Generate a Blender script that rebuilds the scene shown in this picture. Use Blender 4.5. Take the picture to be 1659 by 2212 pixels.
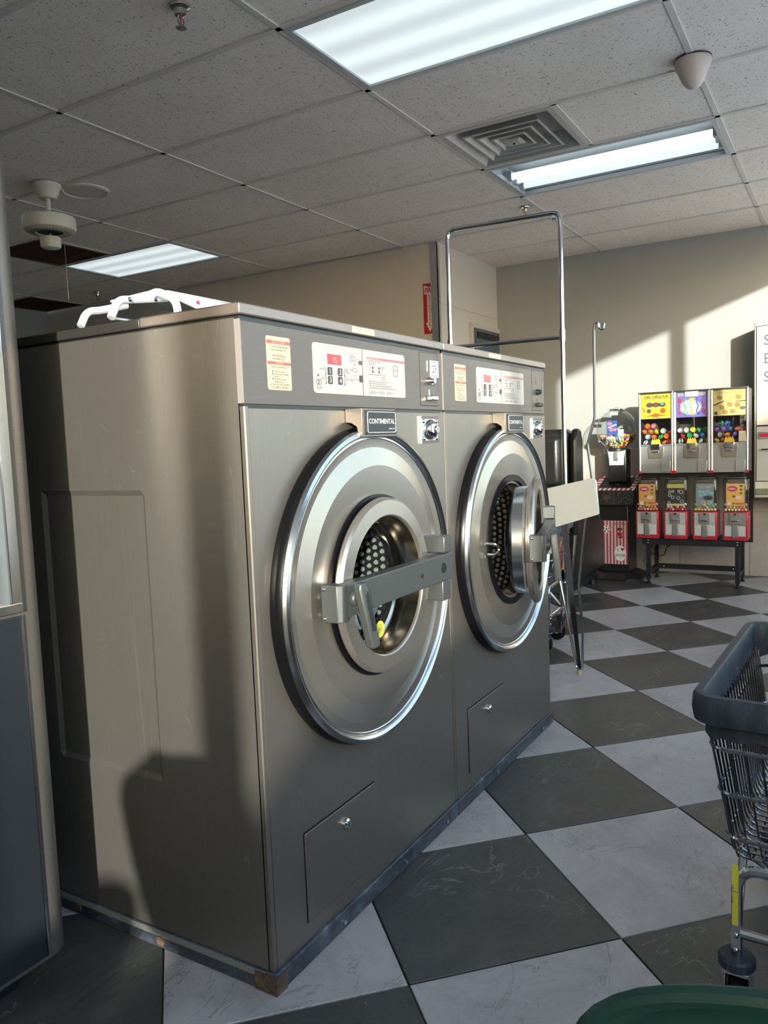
import bpy, math, random
from mathutils import Vector, Matrix
random.seed(7)
PI = math.pi
for o in list(bpy.data.objects): bpy.data.objects.remove(o, do_unlink=True)
S = bpy.context.scene
COL = S.collection

# ------------------------------------------------------------------ camera
yaw, pit, rol = 0.53863, -0.088608, -0.038364
F_PX = 1697.3
cd = bpy.data.cameras.new('camera'); cam = bpy.data.objects.new('camera', cd); COL.objects.link(cam)
fw = Vector((math.cos(yaw)*math.cos(pit), math.sin(yaw)*math.cos(pit), math.sin(pit)))
rt = Vector((math.sin(yaw), -math.cos(yaw), 0)); up = rt.cross(fw)
r2 = math.cos(rol)*rt + math.sin(rol)*up; u2 = -math.sin(rol)*rt + math.cos(rol)*up
cam.matrix_world = Matrix(((r2.x, u2.x, -fw.x, -1.2002), (r2.y, u2.y, -fw.y, -1.028), (r2.z, u2.z, -fw.z, 1.1471), (0, 0, 0, 1)))
cd.sensor_fit = 'VERTICAL'; cd.sensor_height = 24.0; cd.lens = 24.0*F_PX/2212.0
cd.clip_start = 0.02
S.camera = cam

# ------------------------------------------------------------------ world, sun, exposure
S.view_settings.view_transform = 'Standard'; S.view_settings.look = 'None'
S.view_settings.gamma = 1.0; S.view_settings.exposure = 1.28
try: S.view_settings.use_curve_mapping = False
except Exception: pass
SX, SY, SZ = 1.0, 0.60, -0.218           # direction the sunlight travels
W = bpy.data.worlds.new('world'); S.world = W; W.use_nodes = True
nt = W.node_tree; bg = nt.nodes['Background']
sky = nt.nodes.new('ShaderNodeTexSky'); sky.sky_type = 'NISHITA'; sky.sun_disc = False
sky.sun_elevation = math.atan2(-SZ, math.hypot(SX, SY)); sky.sun_rotation = math.atan2(-SX, -SY)
sky.dust_density = 1.5
mx = nt.nodes.new('ShaderNodeMix'); mx.data_type = 'RGBA'; mx.inputs[0].default_value = .6; mx.inputs[7].default_value = (.60, .77, 1.0, 1)
nt.links.new(sky.outputs['Color'], mx.inputs[6]); nt.links.new(mx.outputs[2], bg.inputs['Color']); bg.inputs['Strength'].default_value = .9
sd = bpy.data.lights.new('sun', 'SUN'); sun = bpy.data.objects.new('sun', sd); COL.objects.link(sun)
sd.energy = 4.6; sd.color = (1.0, 0.93, 0.83); sd.angle = math.radians(0.9)
sun.rotation_euler = Vector((SX, SY, SZ)).to_track_quat('-Z', 'Y').to_euler(); sun.location = (-6, -6, 4)

# ------------------------------------------------------------------ materials
MATS = {}
def mat(name, col=(.5, .5, .5), rough=.5, metal=0., spec=.5, **k):
    if name in MATS: return MATS[name]
    m = bpy.data.materials.new(name); m.use_nodes = True
    b = m.node_tree.nodes['Principled BSDF']
    b.inputs['Base Color'].default_value = (*col, 1); b.inputs['Roughness'].default_value = rough
    b.inputs['Metallic'].default_value = metal; b.inputs['Specular IOR Level'].default_value = spec
    if 'aniso' in k: b.inputs['Anisotropic'].default_value = k['aniso']
    if 'trans' in k: b.inputs['Transmission Weight'].default_value = k['trans']
    if 'ior' in k: b.inputs['IOR'].default_value = k['ior']
    if 'coat' in k: b.inputs['Coat Weight'].default_value = k['coat']
    if 'emit' in k:
        b.inputs['Emission Color'].default_value = (*k.get('ecol', col), 1); b.inputs['Emission Strength'].default_value = k['emit']
    MATS[name] = m
    return m
def nodes(m): return m.node_tree.nodes, m.node_tree.links, m.node_tree.nodes['Principled BSDF']
def coords(m, scale=(1, 1, 1), kind='Object', rand=False):
    n, l, b = nodes(m)
    tc = n.new('ShaderNodeTexCoord'); mp = n.new('ShaderNodeMapping'); mp.inputs['Scale'].default_value = scale
    l.new(tc.outputs[kind], mp.inputs['Vector'])
    if rand:
        oi = n.new('ShaderNodeObjectInfo'); mu = n.new('ShaderNodeMath'); mu.operation = 'MULTIPLY'; mu.inputs[1].default_value = 37.0
        l.new(oi.outputs['Random'], mu.inputs[0]); l.new(mu.outputs[0], mp.inputs['Location'])
    return mp.outputs['Vector']
def noise(m, vec, scale, detail=4, rough=.6, dist=0):
    n, l, b = nodes(m); t = n.new('ShaderNodeTexNoise')
    t.inputs['Scale'].default_value = scale; t.inputs['Detail'].default_value = detail
    t.inputs['Roughness'].default_value = rough; t.inputs['Distortion'].default_value = dist
    l.new(vec, t.inputs['Vector']); return t.outputs['Fac']
def ramp(m, fac, stops):
    n, l, b = nodes(m); r = n.new('ShaderNodeValToRGB'); e = r.color_ramp.elements
    while len(e) < len(stops): e.new(.5)
    for i, (p, c) in enumerate(stops):
        e[i].position = p; e[i].color = (*c, 1) if isinstance(c, tuple) else (c, c, c, 1)
    l.new(fac, r.inputs['Fac']); return r.outputs['Color']
def mth(m, op, a, b_=None):
    n, l, b = nodes(m); t = n.new('ShaderNodeMath'); t.operation = op
    for i, v in enumerate((a, b_)):
        if v is None: continue
        if isinstance(v, (int, float)): t.inputs[i].default_value = v
        else: l.new(v, t.inputs[i])
    return t.outputs[0]
def mix(m, fac, a, c, mode='MIX'):
    n, l, b = nodes(m); t = n.new('ShaderNodeMix'); t.data_type = 'RGBA'; t.blend_type = mode
    if isinstance(fac, (int, float)): t.inputs[0].default_value = fac
    else: l.new(fac, t.inputs[0])
    for i, v in ((6, a), (7, c)):
        if isinstance(v, tuple): t.inputs[i].default_value = (*v, 1)
        else: l.new(v, t.inputs[i])
    return t.outputs[2]
def bump(m, h, strength=.2, dist=.01):
    n, l, b = nodes(m); t = n.new('ShaderNodeBump'); t.inputs['Strength'].default_value = strength; t.inputs['Distance'].default_value = dist
    l.new(h, t.inputs['Height']); l.new(t.outputs['Normal'], b.inputs['Normal'])
def isoline(m, f, c, w):   # 1 on the line f==c
    d = mth(m, 'ABSOLUTE', mth(m, 'SUBTRACT', f, c)); return mth(m, 'LESS_THAN', d, w)

def steel(name, col, rough, grain=(46, 46, .7), metal=.72, br=.06, scr=True):
    m = mat(name, col, rough, metal); n, l, b = nodes(m)
    v = coords(m, grain); g = noise(m, v, 7, 6, .75)
    v2 = coords(m, (1, 1, 1)); g2 = noise(m, v2, 3.5, 3)
    c = mix(m, mth(m, 'MULTIPLY', g2, .35), tuple(x*.86 for x in col), tuple(min(1, x*1.2) for x in col))
    c = mix(m, mth(m, 'MULTIPLY', ramp(m, g, [(.3, 0.), (.7, 1.)]), .30), c, tuple(x*.72 for x in col))
    if scr:
        s = mth(m, 'MULTIPLY', isoline(m, noise(m, v2, 9, 2, .5, 1.5), .5, .0022), mth(m, 'GREATER_THAN', noise(m, coords(m, (3, 3, 3)), 4, 1), .66))
        c = mix(m, mth(m, 'MULTIPLY', s, .18), c, (.7, .68, .64))
        v3 = coords(m, (9, 9, .7))
        s2 = mth(m, 'MULTIPLY', isoline(m, noise(m, v3, 1.0, 2, .5, .4), .52, .0016), .07)
        c = mix(m, s2, c, (.75, .72, .68))
    l.new(c, b.inputs['Base Color'])
    r = mth(m, 'ADD', mth(m, 'MULTIPLY', g, br*2), rough-br); l.new(r, b.inputs['Roughness'])
    bump(m, g, .05, .002); return m
M_STEEL = steel('brushed_steel', (.25, .222, .198), .36)
M_SIDE = steel('brushed_steel_side', (.245, .225, .205), .40)
M_DISH = mat('spun_steel', (.34, .33, .30), .27, .82)
n_, l_, b_ = nodes(M_DISH); tc = n_.new('ShaderNodeTexCoord'); vd = noise(M_DISH, coords(M_DISH, (60, 60, 1.5)), 10, 4, .7)
l_.new(mix(M_DISH, mth(M_DISH, 'MULTIPLY', vd, .3), (.40, .365, .33), (.28, .255, .23)), b_.inputs['Base Color']); bump(M_DISH, vd, .03, .001)
M_FASCIA = steel('taupe_anodised', (.165, .14, .13), .42, (1.2, 60, 60), .6, .04, False)
M_BAR = steel('cast_grey_metal', (.105, .112, .112), .40, (8, 8, 8), .5, .05, False)
M_CHROME = mat('chrome', (.72, .72, .73), .09, 1.)
M_CHROME2 = mat('worn_chrome', (.55, .55, .56), .2, 1.)
M_WIRE = mat('dark_chrome_wire', (.27, .27, .29), .16, 1.)
M_RUBBER = mat('black_rubber', (.004, .004, .005), .27, 0, .2)
M_BLACK = mat('black_plastic', (.015, .016, .018), .35)
M_BLACKM = mat('black_steel', (.012, .013, .016), .4)
M_LID = steel('speckled_lid_edge', (.30, .25, .235), .4, (90, 90, 90), .7, .08, False)
M_DARKLID = mat('dark_lid', (.03, .028, .027), .42)
M_WHITEP = mat('white_plastic', (.78, .79, .82), .35)
M_CREAM = mat('cream_print', (.50, .43, .31), .5)
M_PANELW = mat('grey_white_print', (.42, .39, .375), .4)
M_INK = mat('dark_ink', (.06, .055, .055), .6)
M_RED = mat('red_print', (.42, .055, .06), .5)
M_REDD = mat('red_window', (.45, .03, .04), .15)
M_GLASS = None
def glassy(name, tint=(1, 1, 1), refl=.12, rough=.02):
    m = bpy.data.materials.new(name); m.use_nodes = True; n = m.node_tree.nodes; l = m.node_tree.links; n.clear()
    o = n.new('ShaderNodeOutputMaterial'); t = n.new('ShaderNodeBsdfTransparent'); g = n.new('ShaderNodeBsdfGlossy')
    t.inputs['Color'].default_value = (*tint, 1); g.inputs['Roughness'].default_value = rough
    f = n.new('ShaderNodeLayerWeight'); f.inputs['Blend'].default_value = .5
    pw = n.new('ShaderNodeMath'); pw.operation = 'POWER'; pw.inputs[1].default_value = 5.0; l.new(f.outputs['Facing'], pw.inputs[0])
    a = n.new('ShaderNodeMath'); a.operation = 'ADD'; a.inputs[1].default_value = .04+refl; a.use_clamp = True; l.new(pw.outputs[0], a.inputs[0])
    x = n.new('ShaderNodeMixShader'); l.new(a.outputs[0], x.inputs[0]); l.new(t.outputs[0], x.inputs[1]); l.new(g.outputs[0], x.inputs[2])
    l.new(x.outputs[0], o.inputs['Surface']); return m
M_GLASS = glassy('clear_glass', (.93, .96, .95), .02)
M_PORT = glassy('porthole_glass', (.75, .8, .78), .05)

# base/plinth: blue grey painted steel, scuffed
M_PLINTH = mat('scuffed_plinth', (.06, .07, .09), .4, .3)
n_, l_, b_ = nodes(M_PLINTH); v = coords(M_PLINTH); f = noise(M_PLINTH, v, 9, 8, .75, 1)
l_.new(ramp(M_PLINTH, f, [(.40, (.035, .04, .055)), (.58, (.09, .105, .13)), (.68, (.22, .24, .27))]), b_.inputs['Base Color'])
M_RUST = mat('rusty_plinth', (.12, .07, .04), .7); n_, l_, b_ = nodes(M_RUST); f = noise(M_RUST, coords(M_RUST), 30, 8, .8)
l_.new(ramp(M_RUST, f, [(.35, (.03, .022, .02)), (.55, (.11, .07, .05)), (.7, (.26, .15, .09))]), b_.inputs['Base Color'])
# textured grey paint (dryer corner, fascia end cap)
def hammered(name, col, rough, sc, metal=.3):
    m = mat(name, col, rough, metal); bump(m, noise(m, coords(m), sc, 3, .6), .35, .002); return m
M_DRYER = hammered('textured_grey_paint', (.125, .112, .105), .36, 160, .4)
M_ENDCAP = hammered('leathery_grey', (.34, .30, .28), .5, 260, .3)
M_DRYPANEL = steel('dark_dryer_panel', (.045, .052, .064), .35, (60, 60, 1.5), .6, .05, False)
M_TEXSILV = hammered('textured_silver', (.36, .37, .39), .38, 90, .6)

# floor tiles
def floor_tile_mat(name, base, dark, lite, veins):
    m = mat(name, base, .34); n, l, b = nodes(m); v = coords(m, (1, 1, 1), 'Object', True)
    f = noise(m, v, 4, 9, .68, .6); c = ramp(m, f, [(.3, dark), (.52, base), (.75, lite)])
    vr = noise(m, coords(m, (1, 1.9, 1), 'Object', True), 2.2, 7, .62, 1.2)
    ln = mth(m, 'MULTIPLY', isoline(m, vr, .5, .0045), mth(m, 'GREATER_THAN', noise(m, v, 3.1, 2), .52))
    c = mix(m, mth(m, 'MULTIPLY', ln, .65), c, veins)
    n2 = noise(m, coords(m, (1, 1, 1), 'Object', True), 45, 4, .7); c = mix(m, mth(m, 'MULTIPLY', n2, .22), c, dark)
    oi = n.new('ShaderNodeObjectInfo'); k = mth(m, 'ADD', mth(m, 'MULTIPLY', oi.outputs['Random'], .16), .9)
    c = mix(m, 1.0, c, k, 'MULTIPLY'); l.new(c, b.inputs['Base Color'])
    l.new(mth(m, 'ADD', mth(m, 'MULTIPLY', f, .25), .22), b.inputs['Roughness'])
    st = noise(m, coords(m, (1, 3.2, 1), 'Object', True), 6, 8, .66, 1.3)
    bump(m, mth(m, 'ADD', st, mth(m, 'MULTIPLY', ln, -.25)), .45, .006); return m
M_TILEW = floor_tile_mat('pale_stone_tile', (.40, .38, .385), (.29, .27, .275), (.50, .48, .485), (.18, .17, .17))
M_TILED = floor_tile_mat('dark_slate_tile', (.058, .058, .056), (.036, .037, .037), (.10, .098, .09), (.24, .225, .2))
M_GROUT = mat('dark_grout', (.035, .033, .03), .9)
# ceiling
M_CTILE = mat('acoustic_tile', (.66, .60, .565), .95, spec=.1)
n_, l_, b_ = nodes(M_CTILE); v = coords(M_CTILE, (1, 1, 1), 'Object', True)
a1 = noise(M_CTILE, v, 42, 1.5, .5, .8); a2 = noise(M_CTILE, v, 75, 1, .5)
dash = mth(M_CTILE, 'MULTIPLY', isoline(M_CTILE, a1, .5, .017), mth(M_CTILE, 'GREATER_THAN', a2, .55))
f3 = noise(M_CTILE, v, 2.0, 4)
cc = ramp(M_CTILE, f3, [(.3, (.84, .745, .69)), (.7, (.92, .83, .775))])
cc = mix(M_CTILE, mth(M_CTILE, 'MULTIPLY', dash, .72), cc, (.19, .16, .14)); l_.new(cc, b_.inputs['Base Color'])
bump(M_CTILE, mth(M_CTILE, 'MULTIPLY', dash, -1.0), .5, .003)
M_CPLAIN = mat('smooth_ceiling_tile', (.62, .585, .555), .95, spec=.1); bump(M_CPLAIN, noise(M_CPLAIN, coords(M_CPLAIN), 90, 4), .15, .002)
M_TBAR = mat('ceiling_grid_paint', (.66, .61, .58), .5)
M_PLENUM = mat('plenum_dark', (.05, .05, .05), .9)
M_WALL = mat('grey_wall_paint', (.325, .335, .34), .6); bump(M_WALL, noise(M_WALL, coords(M_WALL), 120, 3), .06, .002)
M_WALLB = mat('beige_wall_paint', (.56, .53, .49), .6); bump(M_WALLB, noise(M_WALLB, coords(M_WALLB), 120, 3), .06, .002)
M_WTILE = mat('greige_wall_tile', (.44, .40, .38), .45)
n_, l_, b_ = nodes(M_WTILE); l_.new(ramp(M_WTILE, noise(M_WTILE, coords(M_WTILE, (1, 1, 1), 'Object', True), 5, 6), [(.3, (.39, .355, .335)), (.7, (.50, .455, .43))]), b_.inputs['Base Color'])
M_DOOR = mat('blue_grey_door', (.07, .10, .13), .45)
M_TRIM = mat('painted_trim', (.50, .47, .44), .5)
def lightmat(name, e, col=(.86, .97, 1.0)): return mat(name, (.8, .85, .85), .4, 0, emit=e, ecol=col)
M_TUBE = lightmat('lit_tube', 1.0)
M_TUBE2 = lightmat('dim_tube', .30)
M_DIFF = lightmat('prismatic_diffuser', 1.0)
n_, l_, b_ = nodes(M_DIFF); tc = n_.new('ShaderNodeTexCoord'); sp = n_.new('ShaderNodeSeparateXYZ'); l_.new(tc.outputs['Object'], sp.inputs[0])
sn = mth(M_DIFF, 'SINE', mth(M_DIFF, 'MULTIPLY', sp.outputs['X'], 2*PI/.19)); sn = mth(M_DIFF, 'ADD', mth(M_DIFF, 'MULTIPLY', sn, .06), .30)
px_ = mth(M_DIFF, 'ABSOLUTE', mth(M_DIFF, 'SINE', mth(M_DIFF, 'MULTIPLY', sp.outputs['X'], 420))); py_ = mth(M_DIFF, 'ABSOLUTE', mth(M_DIFF, 'SINE', mth(M_DIFF, 'MULTIPLY', sp.outputs['Y'], 420)))
pr = mth(M_DIFF, 'ADD', mth(M_DIFF, 'MULTIPLY', mth(M_DIFF, 'MULTIPLY', px_, py_), .35), .80)
l_.new(mth(M_DIFF, 'MULTIPLY', sn, pr), b_.inputs['Emission Strength'])
M_FIXT = mat('white_enamel', (.42, .45, .47), .35)
M_FAN = mat('ivory_fan_plastic', (.62, .58, .50), .4)
M_BROWN = mat('stained_grille', (.12, .06, .04), .8)
n_, l_, b_ = nodes(M_BROWN); l_.new(ramp(M_BROWN, noise(M_BROWN, coords(M_BROWN, (1, 5, 1)), 4, 5), [(.4, (.05, .022, .015)), (.6, (.14, .07, .045)), (.72, (.30, .2, .14))]), b_.inputs['Base Color'])
M_LEATHER = mat('black_leather', (.014, .013, .013), .32); bump(M_LEATHER, noise(M_LEATHER, coords(M_LEATHER), 25, 5), .25, .006)
M_ORANGE = mat('orange_panel', (.55, .16, .06), .4)
M_GREEN = mat('green_shell_plastic', (.008, .036, .030), .33)
n_, l_, b_ = nodes(M_GREEN); l_.new(mix(M_GREEN, mth(M_GREEN, 'MULTIPLY', noise(M_GREEN, coords(M_GREEN), 18, 6), .3), (.008, .036, .030), (.016, .058, .046)), b_.inputs['Base Color'])
M_BUMPER = mat('slate_plastic', (.05, .06, .08), .5, 0, .22)
n_, l_, b_ = nodes(M_BUMPER); l_.new(ramp(M_BUMPER, noise(M_BUMPER, coords(M_BUMPER, (1, 1, .2)), 30, 5), [(.4, (.022, .028, .042)), (.62, (.04, .05, .07)), (.78, (.16, .19, .21))]), b_.inputs['Base Color'])
M_YEL = mat('yellow_sticker', (.62, .58, .05), .4)
M_REDPL = mat('red_plastic', (.45, .02, .045), .3)
M_ASPH = mat('pale_concrete_paving', (.72, .71, .69), .9)
M_ALU = mat('aluminium', (.62, .62, .63), .3, .9)

# ------------------------------------------------------------------ mesh helpers
WO = {}
class MB:
    def __init__(s): s.v = []; s.f = []; s.m = []; s.mi = 0
    def add(s, vs, fs):
        o = len(s.v); s.v += [tuple(v) for v in vs]; s.f += [tuple(i+o for i in f) for f in fs]; s.m += [s.mi]*len(fs); return s
    def box(s, x0, x1, y0, y1, z0, z1, rz=0, c=None):
        vs = [(x, y, z) for x in (x0, x1) for y in (y0, y1) for z in (z0, z1)]
        if rz:
            c = c or ((x0+x1)/2, (y0+y1)/2); ca, sa = math.cos(rz), math.sin(rz)
            vs = [(c[0]+(x-c[0])*ca-(y-c[1])*sa, c[1]+(x-c[0])*sa+(y-c[1])*ca, z) for x, y, z in vs]
        return s.add(vs, [(0, 1, 3, 2), (4, 6, 7, 5), (0, 4, 5, 1), (2, 3, 7, 6), (0, 2, 6, 4), (1, 5, 7, 3)])
    def prism(s, pts, d):      # pts: 3d polygon loop, extruded by d
        n = len(pts); d = Vector(d); a = [Vector(p) for p in pts]; b = [p+d for p in a]
        return s.add(a+b, [tuple(range(n))[::-1], tuple(range(n, 2*n))]+[(i, (i+1) % n, n+(i+1) % n, n+i) for i in range(n)])
    def lathe(s, prof, c, axis='z', n=48, a0=0, a1=2*PI):   # prof: (r, h) along axis
        full = abs(a1-a0-2*PI) < 1e-6; k = n if full else n+1; vs = []
        for r, h in prof:
            for i in range(k):
                a = a0+(a1-a0)*i/n; p, q = r*math.cos(a), r*math.sin(a)
                if axis == 'z': vs.append((c[0]+p, c[1]+q, c[2]+h))
                elif axis == 'y': vs.append((c[0]+p, c[1]+h, c[2]+q))
                else: vs.append((c[0]+h, c[1]+p, c[2]+q))
        fs = []
        for j in range(len(prof)-1):
            for i in range(n):
                i2 = (i+1) % k if full else i+1
                q = (j*k+i, j*k+i2, (j+1)*k+i2, (j+1)*k+i)
                fs.append(q if axis != 'y' else q[::-1])
        return s.add(vs, fs)
    def cyl(s, p0, p1, r, n=10, r1=None, caps=True):
        p0 = Vector(p0); p1 = Vector(p1); d = (p1-p0).normalized(); a = d.orthogonal().normalized(); b = d.cross(a); r1 = r if r1 is None else r1
        vs = [p0+(a*math.cos(2*PI*i/n)+b*math.sin(2*PI*i/n))*r for i in range(n)]+[p1+(a*math.cos(2*PI*i/n)+b*math.sin(2*PI*i/n))*r1 for i in range(n)]
        fs = [(i, (i+1) % n, n+(i+1) % n, n+i) for i in range(n)]
        if caps: fs += [tuple(range(n))[::-1], tuple(range(n, 2*n))]
        return s.add(vs, fs)
    def tube(s, pts, r, n=8, closed=False):
        P = [Vector(p) for p in pts]; k = len(P); vs = []; a = None
        for i, p in enumerate(P):
            if closed: d = (P[(i+1) % k]-P[i-1])
            else: d = P[min(i+1, k-1)]-P[max(i-1, 0)]
            d.normalize()
            if a is None: a = d.orthogonal().normalized()
            else:
                a = a-d*a.dot(d); a = a.normalized() if a.length > 1e-6 else d.orthogonal().normalized()
            b = d.cross(a)
            vs += [p+(a*math.cos(2*PI*j/n)+b*math.sin(2*PI*j/n))*r for j in range(n)]
        fs = []
        for i in range(k if closed else k-1):
            i2 = (i+1) % k
            fs += [(i*n+j, i*n+(j+1) % n, i2*n+(j+1) % n, i2*n+j) for j in range(n)]
        if not closed: fs += [tuple(range(n))[::-1], tuple(range((k-1)*n, k*n))]
        return s.add(vs, fs)
    def sphere(s, c, r, n=12, m=8, sc=(1, 1, 1)):
        vs = [(c[0], c[1], c[2]+r*sc[2])]; fs = []
        for j in range(1, m):
            t = PI*j/m
            for i in range(n): a = 2*PI*i/n; vs.append((c[0]+r*sc[0]*math.sin(t)*math.cos(a), c[1]+r*sc[1]*math.sin(t)*math.sin(a), c[2]+r*sc[2]*math.cos(t)))
        vs.append((c[0], c[1], c[2]-r*sc[2])); L = len(vs)-1
        for i in range(n): fs.append((0, 1+i, 1+(i+1) % n)); fs.append((L, L-n+(i+1) % n, L-n+i))
        for j in range(m-2):
            for i in range(n): fs.append((1+j*n+i, 1+(j+1)*n+i, 1+(j+1)*n+(i+1) % n, 1+j*n+(i+1) % n))
        return s.add(vs, fs)
    def quad(s, a, b, c, d): return s.add([a, b, c, d], [(0, 1, 2, 3)])
    def text(s, t, org, ux, uy, size, align='LEFT', bold=0, sx=1.0):
        cu = bpy.data.curves.new('t', 'FONT'); cu.body = t; cu.size = 1; cu.align_x = align; cu.offset = bold; cu.resolution_u = 3
        o = bpy.data.objects.new('t', cu); COL.objects.link(o); dg = bpy.context.evaluated_depsgraph_get()
        me = bpy.data.meshes.new_from_object(o.evaluated_get(dg)); ux = Vector(ux); uy = Vector(uy); org = Vector(org)
        vs = [org+ux*(v.co.x*size*sx)+uy*(v.co.y*size) for v in me.vertices]; fs = [tuple(p.vertices) for p in me.polygons]
        bpy.data.objects.remove(o, do_unlink=True); bpy.data.curves.remove(cu); bpy.data.meshes.remove(me)
        return s.add(vs, fs)
    def build(s, name, mats, parent=None, origin=None, smooth=True, bevel=0, label=None, seg=2, sharp=35):
        me = bpy.data.meshes.new(name)
        base = WO[parent.name] if parent else Vector((0, 0, 0))
        o3 = Vector(origin) if origin is not None else (base if parent else Vector((0, 0, 0)))
        me.from_pydata([(v[0]-o3.x, v[1]-o3.y, v[2]-o3.z) for v in s.v], [], s.f)
        if not isinstance(mats, (list, tuple)): mats = [mats]
        for m in mats: me.materials.append(m)
        me.polygons.foreach_set('material_index', s.m)
        me.polygons.foreach_set('use_smooth', [smooth]*len(s.f)); me.update()
        if smooth: me.set_sharp_from_angle(angle=math.radians(sharp))
        o = bpy.data.objects.new(name, me); COL.objects.link(o)
        if parent: o.parent = parent
        o.location = o3-base; WO[o.name] = o3
        if bevel:
            b = o.modifiers.new('bevel', 'BEVEL'); b.width = bevel; b.segments = seg; b.limit_method = 'ANGLE'; b.harden_normals = False
        if label: o['label'] = label
        return o
def thing(name, label, cat, loc, group=None):
    o = bpy.data.objects.new(name, None); COL.objects.link(o); o.location = loc; WO[o.name] = Vector(loc)
    o.empty_display_size = .05; return tag(o, label, cat, group)
def tag(o, label, cat, group=None, kind=None):
    o['label'] = label; o['category'] = cat
    if group: o['group'] = group
    if kind: o['kind'] = kind
    return o
def struct(o): o['kind'] = 'structure'; return o
def dup(o, loc=None, parent=None):
    c = o.copy(); COL.objects.link(c); WO[c.name] = WO[o.name]
    if parent: c.parent = parent
    for ch in o.children: dup(ch, parent=c)
    if loc is not None: c.location = loc; WO[c.name] = Vector(loc)
    return c
def arc(c, r, a0, a1, n, u, v): 
    c, u, v = Vector(c), Vector(u), Vector(v)
    return [c+u*(r*math.cos(a0+(a1-a0)*i/n))+v*(r*math.sin(a0+(a1-a0)*i/n)) for i in range(n+1)]
def rounded(pts, r, n=5):       # round the corners of an open polyline
    P = [Vector(p) for p in pts]; out = [P[0]]
    for i in range(1, len(P)-1):
        a = (P[i-1]-P[i]); b = (P[i+1]-P[i]); q = min(r, a.length*.45, b.length*.45); a.normalize(); b.normalize()
        p0, p1 = P[i]+a*q, P[i]+b*q
        for k in range(n+1): t = k/n; out.append(p0*(1-t)**2+P[i]*2*t*(1-t)+p1*t*t)
    return out+[P[-1]]
def rrect(x0, x1, z0, z1, r, n=4):
    o = []
    for cx, cz, a in ((x1-r, z1-r, 0), (x0+r, z1-r, PI/2), (x0+r, z0+r, PI), (x1-r, z0+r, 1.5*PI)):
        o += [(cx+r*math.cos(a+PI/2*i/n), cz+r*math.sin(a+PI/2*i/n)) for i in range(n+1)]
    return o
def plateY(x0, x1, z0, z1, y, t, r=.006): # rounded plate facing -y, front at y-t
    m = MB(); m.prism([(x, y, z) for x, z in rrect(x0, x1, z0, z1, r)], (0, -t, 0)); return m

# ------------------------------------------------------------------ room shell
H = 2.6412; XF = 5.458; YW = 1.70; XB = 4.29; YS = -1.58; XN = -4.2; YL = 6.32; FT = .6096; GX, GY = 1.1927, .7666
fl = struct(MB().box(XN, XF+.1, YS-.1, YL+.1, -.12, -.006).build('floor', M_GROUT))
th = -0.7759; s_ = .5057; FO = Vector((.5166, -.5887)); e_ = Vector((math.cos(th), math.sin(th))); n2_ = Vector((-math.sin(th), math.cos(th)))
def clip(poly, ax, v, keep_less):
    out = []
    for i in range(len(poly)):
        a, b = poly[i], poly[(i+1) % len(poly)]; ia = (a[ax] <= v) == keep_less; ib = (b[ax] <= v) == keep_less
        if ia: out.append(a)
        if ia != ib: t = (v-a[ax])/(b[ax]-a[ax]); out.append(a+(b-a)*t)
    return out
g = .0022; FULL = {}
for i in range(-14, 18):
    for j in range(-14, 18):
        c = FO+e_*(i+.5)*s_+n2_*(j+.5)*s_
        h = s_/2-g; P = [c+e_*a*h+n2_*b*h for a, b in ((-1, -1), (1, -1), (1, 1), (-1, 1))]; Q = P
        for ax, v, k in ((0, XN, False), (0, XF, True), (1, YS, False), (1, YL, True)):
            Q = clip(Q, ax, v, k)
            if len(Q) < 3: break
        if len(Q) < 3: continue
        if c.x > XB+.3 and c.y > YW+.3: continue
        ar = abs(sum(Q[k].x*Q[(k+1) % len(Q)].y-Q[(k+1) % len(Q)].x*Q[k].y for k in range(len(Q))))/2
        if ar < .004: continue
        dark = (i+j) % 2 != 0; mt = M_TILED if dark else M_TILEW
        if len(Q) == 4 and ar > (2*h)**2*.999 and dark in FULL:
            o = FULL[dark].copy(); COL.objects.link(o); o.location = (c.x, c.y, 0)
        else:
            mb = MB(); b_in = [c+(q-c)*.994 for q in Q]; k = len(Q)
            mb.add([(q.x, q.y, -.008) for q in Q]+[(q.x, q.y, -.0012) for q in Q]+[(q.x, q.y, 0) for q in b_in],
                   [tuple(range(2*k, 3*k))]+[(m_, (m_+1) % k, k+(m_+1) % k, k+m_) for m_ in range(k)]+[(k+m_, k+(m_+1) % k, 2*k+(m_+1) % k, 2*k+m_) for m_ in range(k)])
            o = mb.build('floor_tile', mt, fl, (c.x, c.y, 0), smooth=False)
            if len(Q) == 4 and ar > (2*h)**2*.999: FULL[dark] = o

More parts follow.
